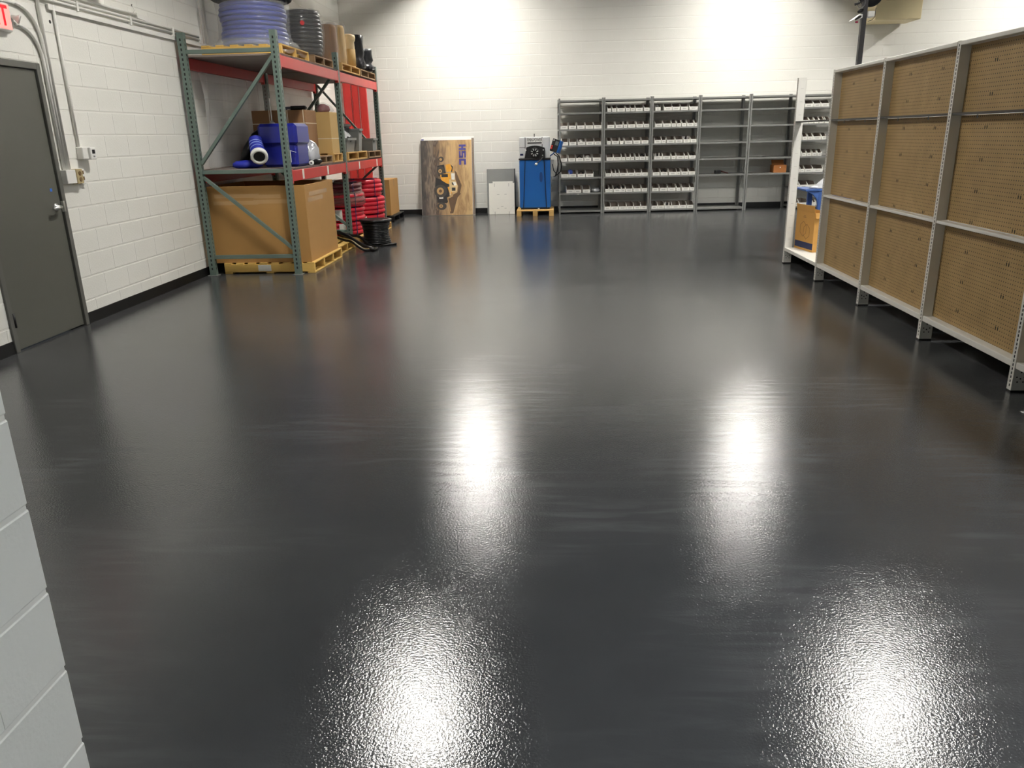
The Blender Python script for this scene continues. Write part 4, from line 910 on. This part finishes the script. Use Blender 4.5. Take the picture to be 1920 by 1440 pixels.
for bay, row, lst in BINS:
    for j, (a, c) in enumerate(lst):
        w = round(c-a-0.003, 2)
        if w not in bcache:
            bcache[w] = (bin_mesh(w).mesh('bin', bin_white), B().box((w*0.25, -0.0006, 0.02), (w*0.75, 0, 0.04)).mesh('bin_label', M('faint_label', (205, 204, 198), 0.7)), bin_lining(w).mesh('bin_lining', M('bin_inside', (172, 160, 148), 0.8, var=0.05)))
        o = obj('parts_bin', bcache[w][0], None, None, loc=bw(a+0.0015, N0+SD-0.012, ZS[row]+0.0005), rz=A)
        size = 'narrow white' if w < 0.1 else 'white'
        tag(o, f'{size} cardboard bin, {ORD[j]} from left, {ROWN[row]}, {BAYN[bay]}', 'bin', 'white cardboard parts bins on the steel shelving')
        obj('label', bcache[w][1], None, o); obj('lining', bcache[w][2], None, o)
        binpos[(bay, row, j)] = ((a+c)/2, ZS[row])
# things in the bins and on the shelves
def inbin(bay, row, j, dn=0.14): u, z = binpos[(bay, row, j)]; return bw(u, N0+SD-dn, z+0.005)
t = thing('round_plug', 'round blue plug standing in a bin beside the blue machine', 'plug', inbin(1, 5, 1))
obj('cap', B().lathe([(0.045, 0), (0.05, 0.01), (0.05, 0.04), (0.04, 0.045)], 24, (-0.045, 0, 0.088), axis=(0, -1, 0.1)), M('cap_blue', (52, 84, 180), 0.4), t, True); obj('body', B().tube([(-0.045, 0.0, 0.05), (-0.045, 0.08, 0.05)], 0.045, 18), black_pl, t)
for key, txt in (((3, 4, 0), 'pair of white cylinders standing in a bin on the fourth row'), ((3, 3, 4), 'pair of white cylinders standing in a bin on the third row'), ((3, 7, 2), 'pair of white cylinders standing in a floor-level bin')):
    t = thing('filter_pair', txt, 'filter', inbin(*key)); 
    for sx in (-1, 1):
        c = obj('filter', B().lathe([(0.02, 0), (0.02, 0.09), (0.014, 0.115), (0.0, 0.12)], 16, (sx*0.035, 0, 0)), plastic_w, t, True)
    obj('dark_spacer', B().cbox((-0.012, -0.02, 0), (0.012, 0.03, 0.10), 0.004), black_pl, t)
for key, txt in (((1, 4, 2), 'black fitting in a bin on the fourth row beside the machine'), ((1, 5, 2), 'dark curved fitting in a bin on the fifth row beside the machine'), ((2, 4, 6), 'dark fittings in a bin on the fourth row, second bay'), ((2, 6, 2), 'dark and white fittings in a bin on the sixth row'), ((2, 6, 3), 'black coil in a narrow bin on the sixth row'), ((3, 5, 1), 'dark fittings piled in a bin on the fifth row, third bay'), ((3, 4, 5), 'dark fittings at the right end of the fourth row, third bay')):
    t = thing('hose_fitting', txt, 'fitting', inbin(*key)); 
    obj('elbow', B().tube([(-0.045, 0, 0.014), (-0.04, 0.0, 0.075), (0.0, 0.01, 0.095), (0.04, 0.0, 0.07), (0.042, 0, 0.014)], 0.014, 10), black_pl, t, True)
    obj('collar', B().lathe([(0.02, 0), (0.02, 0.02)], 12, (-0.045, 0, 0.012)), tote_grey, t)
for key, txt in (((1, 4, 3), 'crumpled white bag in a bin on the fourth row beside the machine'), ((1, 3, 2), 'white plastic pieces in a bin on the third row beside the machine'), ((3, 1, 0), 'white bag in the tipped bin on the top row, third bay')):
    t = obj('white_bag', B().lathe([(0.03, 0), (0.05, 0.03), (0.045, 0.07), (0.02, 0.1), (0.0, 0.105)], 20, wob=wobf(0.2, 3, 0.12, 7)), plastic_w, None, True, loc=inbin(*key)); tag(t, txt, 'bag')
t = thing('clear_bag', 'crumpled clear bag at the end of the sixth row beside the machine', 'bag', bw(0.785, N0+SD-0.14, ZS[6]+0.001), A)
obj('bag', B().lathe([(0.05, 0), (0.085, 0.02), (0.085, 0.05), (0.05, 0.085), (0.0, 0.09)], 28, wob=wobf(0.16, 3, 0.1, 9)), silver_bag, t, True); obj('ring', B().ring((-0.055, -0.075, 0.04), 0.02, 0.006, 16, 6, axis=(0.3, -1, 0)), tote_grey, t, True)
t = thing('black_tool', 'small black brush with red-brown handle on the empty shelf', 'tool', bw(3.22, N0+SD-0.12, ZS[5]), A)
obj('head', B().cbox((-0.075, -0.04, 0), (0.05, 0.04, 0.075), 0.012), black, t); obj('handle', B().tube([(0.04, 0, 0.05), (0.12, -0.01, 0.03), (0.19, -0.02, 0.012)], [0.016, 0.013, 0.011], 10), M('dark_red_handle', (70, 22, 20), 0.4), t, True)
t = thing('small_box', 'small brown cardboard box with a raised flap on the empty shelf', 'cardboard box', bw(4.42, N0+SD-0.17, ZS[5]), A)
obj('body', B().cbox((-0.125, -0.12, 0), (0.125, 0.12, 0.145), 0.003), M('orange_kraft', (176, 112, 58), 0.7), t); obj('flap', B().beam((0.0, 0.04, 0.147), (0.0, 0.10, 0.235), 0.24, 0.006, up=(0, -1, 1)), M('orange_kraft'), t)
obj('button_tie', B().lathe([(0.01, 0), (0.01, 0.003)], 10, (0.0, -0.12, 0.1), axis=(0, -1, 0)), plastic_w, t)

# ------------------------------------------------------------------ pegboard gondola on the right
GXF = 2.72; GY = [9.43, 8.24, 7.02, 5.785, 4.555, 3.33, 2.11]; GH = 2.075; GD = 0.075
g = thing('gondola_shelving', 'long white gondola frame with brown pegboard panels along the right side', 'gondola shelving', (GXF, GY[0], 0))
def gl(x, y, z): return (x, y-GY[0], z)
hole_m = M('bolt_hole', (22, 22, 22), 0.7)
for k, y in enumerate(GY):
    b = B(); w = 0.048; dp = 0.088
    for e in (0.0, 0.0015): b.perf(w, 0.012, GH, 0.0254, 0.013, 0.0165, lambda a, z: (e, y-GY[0]+w/2+a, z))
    y0 = y-GY[0]
    b.box((0, y0, 0.012), (dp, y0+0.002, GH)).box((0, y0+w-0.002, 0.012), (dp, y0+w, GH)).box((dp-0.002, y0, 0.012), (dp, y0+w, GH)).box((0, y0, GH-0.003), (dp, y0+w, GH))
    up = obj('upright', b, gond_white, g)
    obj('slot_shade', B().box((0.004, y0+0.012, 0.03), (0.006, y0+w-0.012, GH-0.02)), black, up)  # black strip painting the shade inside the upright behind its slots
    obj('foot', B().cbox((-0.002, y0-0.002, 0), (dp+0.002, y0+w+0.002, 0.012), 0.002), black, up)
    hb = B()
    for (x, z) in ((0.044, 0.125), (0.022, 0.095), (0.066, 0.095), (0.044, 0.085), (0.028, 0.065), (0.062, 0.065)): hb.lathe([(0.005, 0), (0.005, 0.0006)], 8, (x, y0, z), axis=(0, -1, 0))
    obj('bolt_holes', hb, hole_m, up, kind='stuff')
    obj('rear_leg', B().cbox((0.46, y0, 0), (0.50, y0+0.03, 0.165), 0.002), gond_grey, up)
    if k == 0:
        obj('end_plate', B().cbox((dp+0.002, y0+0.01, 0.0), (0.45, y0+0.02, 0.166), 0.001), black_pl, g)
        tb = B()
        for i in range(13): tb.box((0.03, y0-0.0005, 0.28+i*0.14), (0.062, y0, 0.284+i*0.14))
        obj('tick_marks', tb, gond_grey, up, kind='stuff')
for k in range(6):
    y1, y0 = GY[k]-0.001, GY[k+1]+0.049; a, c = y0-GY[0], y1-GY[0]
    obj('base_rail', B().cbox((0.002, a, 0.150), (0.020, c, 0.190), 0.003), gond_white, g)
    obj('base_deck', B().cbox((0.021, a, 0.168), (0.50, c, 0.188), 0.002), gond_white, g)
    obj('kick_plate', B().cbox((0.44, a-0.049, 0.0), (0.45, c+0.001, 0.166), 0.0005), black_pl, g)
    cr_ = obj('cross_bar', B().cbox((0.004, a-0.002, 1.600), (0.070, c+0.002, 1.616), 0.002), bar_dark, g)
    if k:
        for f in (0.3, 0.75): obj('bracket_clip', B().cbox((0.03, a+f*(c-a), 1.575), (0.034, a+f*(c-a)+0.012, 1.60), 0.001), tote_grey, cr_)
        obj('top_cap', B().cbox((-0.003, a, 2.045), (0.09, c, 2.072), 0.003), gond_white, g)
        obj('middle_rail', B().cbox((0.002, a, 0.868), (0.066, c, 0.890), 0.003), gond_white, g)
        for (z0, z1) in ((0.190, 0.866), (0.892, 1.598), (1.618, 2.043)): obj('pegboard_panel', B().box((0.070, a, z0), (0.076, c, z1)), peg, g)
        pg = B()
        for fy in (0.28, 0.72):
            for z in [0.30+0.203*i for i in range(9)]:
                yy = round((a+fy*(c-a))/0.0254)*0.0254
                for o_ in (0.0127, -0.0127): pg.box((0.0688, yy+o_-0.004, z-0.011), (0.0702, yy+o_+0.004, z+0.011))
        obj('hook_slots', pg, hole_m, g, kind='stuff')

# kraft box on the open base deck
t = thing('cardboard_box', 'upright brown cardboard box with navy band on the gondola base', 'cardboard box', (2.972, 9.235, 0.189), 0.155)
w, d, h = 0.105, 0.225, 0.44; kb = M('kraft_orange', (204, 152, 76), 0.7, var=0.05)
b = B().box((-w, -d, 0), (-w+0.006, d, h)).box((w-0.006, -d, 0), (w, d, h)).box((-w+0.006, -d, 0), (w-0.006, -d+0.006, h)).box((-w+0.006, d-0.006, 0), (w-0.006, d, h)).box((-w+0.006, -d+0.006, 0), (w-0.006, d-0.006, 0.006))
bd = obj('body', b, kb, t)
obj('flap', B().beam((-w, 0.0, h), (-w-0.012, 0.0, h+0.075), 0.44, 0.005, up=(1, 0, 0)), kb, t); obj('flap', B().beam((0.0, -d, h), (0.0, -d-0.02, h-0.06), 0.2, 0.005, up=(0, 1, 0)), kb, t)
obj('navy_band', B().box((-w-0.0008, -d, 0.025), (-w, d-0.01, 0.095)), navy, bd)
b = B(); hx = [(0.085*math.cos(PI/6+PI/3*i), 0.085*math.sin(PI/6+PI/3*i)) for i in range(6)]
for (oy, oz) in ((0.035, 0.24), (-0.05, 0.215)):
    for i in range(6):
        p_, q_ = hx[i], hx[(i+1) % 6]; b.beam((-w-0.0004, oy+p_[0], oz+p_[1]), (-w-0.0004, oy+q_[0], oz+q_[1]), 0.0008, 0.004, up=(0, q_[1]-p_[1]+0.001, -(q_[0]-p_[0])))
b.box((-w-0.0008, -0.02, 0.37), (-w, 0.05, 0.376)).box((-w-0.0008, -0.01, 0.385), (-w, 0.04, 0.39)); obj('hexagon_print', b, M('brown_ink', (120, 84, 44), 0.7), bd)

# blue work stand with a white bag behind the gondola end
t = thing('work_stand', 'blue steel work stand seen through the gondola end bay', 'work stand', (3.42, 10.5, 0)); bl = M('stand_blue', (66, 100, 166), 0.45)
obj('table_top', B().cbox((-0.26, -0.25, 0.775), (0.45, 0.25, 0.80), 0.004), bl, t)
for sx in (-1, 1):
    xl = 0.10+sx*0.16
    obj('leg', B().cbox((xl-0.03, -0.24, 0.02), (xl+0.03, -0.19, 0.775), 0.004), bl, t); obj('leg', B().cbox((xl-0.03, 0.19, 0.02), (xl+0.03, 0.24, 0.775), 0.004), bl, t)
    pl = [(xl-0.03, 0.60), (xl-0.03, 0.775), (xl-0.19, 0.775), (xl-0.10, 0.735), (xl-0.05, 0.68)] if sx < 0 else [(xl+0.03, 0.60), (xl+0.03, 0.775), (xl+0.16, 0.775), (xl+0.09, 0.735)]
    obj('bracket', B().prism(pl, -0.235, -0.20, lambda a, c, q: (a, q, c)), bl, t)
obj('apron', B().cbox((-0.03, -0.225, 0.62), (0.23, -0.205, 0.775), 0.003), bl, t)
for x in (-0.06, 0.26):
    for y in (-0.215, 0.215): obj('caster', B().lathe([(0.02, -0.012), (0.02, 0.012)], 14, (x, y, 0.02), axis=(1, 0, 0)), plastic_w, t)
t = thing('white_bag', 'crumpled white plastic bag heaped on the blue work stand', 'bag', (3.60, 10.45, 0.80))
obj('bag', B().lathe([(0.22, 0), (0.26, 0.02), (0.20, 0.07), (0.15, 0.12), (0.08, 0.17), (0.0, 0.19)], 40, wob=wobf(0.13, 4, 0.08, 11)), M('white_film', (238, 240, 244), 0.3, bump=0.8, bscale=14), t, True)
obj('loose_end', B().lathe([(0.1, 0), (0.12, 0.012), (0.06, 0.03), (0, 0.034)], 26, (-0.22, -0.06, 0.001), wob=wobf(0.2, 3, 0.1, 8)), M('white_film'), t, True)

# ------------------------------------------------------------------ dark post with equipment, and the tan heater on the wall
t = thing('equipment_post', 'tall dark steel post carrying a black hose reel above the gondola', 'post', (4.075, 11.45, 0)); t.scale = (1, 1, 1)
obj('pole', B().cbox((-0.032, -0.032, 0.012), (0.032, 0.032, 3.6), 0.004), post_dark, t); obj('base_plate', B().cbox((-0.15, -0.15, 0), (0.15, 0.15, 0.012), 0.003), post_dark, t)
obj('hose_reel', B().lathe([(0.05, -0.05), (0.15, -0.05), (0.15, -0.035), (0.10, -0.03), (0.10, 0.03), (0.15, 0.035), (0.15, 0.05), (0.05, 0.05)], 30, (0.09, 0.05, 3.198), axis=(0.3, 1, 0)), black, t, True)
tr = obj('white_tray', B().cbox((0.036, -0.05, 2.914), (0.125, 0.10, 2.985), 0.006), plastic_w, t); obj('wire_loop', B().tube([(0.04, -0.05, 2.860), (0.09, -0.06, 2.873), (0.128, -0.05, 2.914), (0.132, -0.04, 3.023)], 0.004, 6), tote_dark, tr)
obj('left_tray', B().prism([(-0.036, 2.903), (-0.036, 2.947), (-0.06, 2.952), (-0.17, 2.876), (-0.10, 2.887)], -0.06, 0.06, lambda a, c, q: (a, q, c)), plastic_w, t)
obj('tool_arm', B().tube([(-0.03, -0.03, 3.121), (-0.09, -0.05, 3.083), (-0.15, -0.06, 3.067)], [0.013, 0.012, 0.017], 8), tote_dark, t, True)
obj('tool_arm', B().tube([(-0.03, -0.04, 3.007), (-0.06, -0.05, 2.990), (-0.10, -0.05, 2.974)], [0.016, 0.028, 0.012], 8), black, t, True)
obj('tool_arm', B().tube([(-0.03, -0.04, 2.930), (-0.08, -0.065, 2.914), (-0.13, -0.065, 2.881)], [0.008, 0.017, 0.008], 8), black, t, True)
obj('wire_loop', B().ring((-0.055, -0.03, 3.083), 0.045, 0.004, 20, 6, axis=(0.2, 1, 0), e=1.3), tote_grey, t, True)
obj('red_tag', B().cbox((-0.125, -0.075, 2.843), (-0.09, -0.065, 2.865), 0.003), M('crimson', (150, 20, 60), 0.4), t)
t = thing('wall_heater', 'tan metal heater cabinet mounted high on the back wall', 'heater', bw(6.325, 0.0, 3.415), A)
hc = obj('cabinet', B().cbox((-0.425, -0.70, 0.0), (0.425, -0.05, 0.75), 0.012), tan_metal, t)
obj('bracket', B().cbox((-0.3, -0.05, 0.1), (0.3, 0.0, 0.65), 0.003), tan_metal, t)
obj('seam', B().box((-0.25, -0.7006, 0.33), (0.35, -0.70, 0.335)), M('tan_seam', (160, 140, 96), 0.5), hc)
for x in (-0.2, 0.12): obj('tab', B().cbox((x, -0.708, 0.0), (x+0.05, -0.70, 0.012), 0.002), tan_metal, hc)
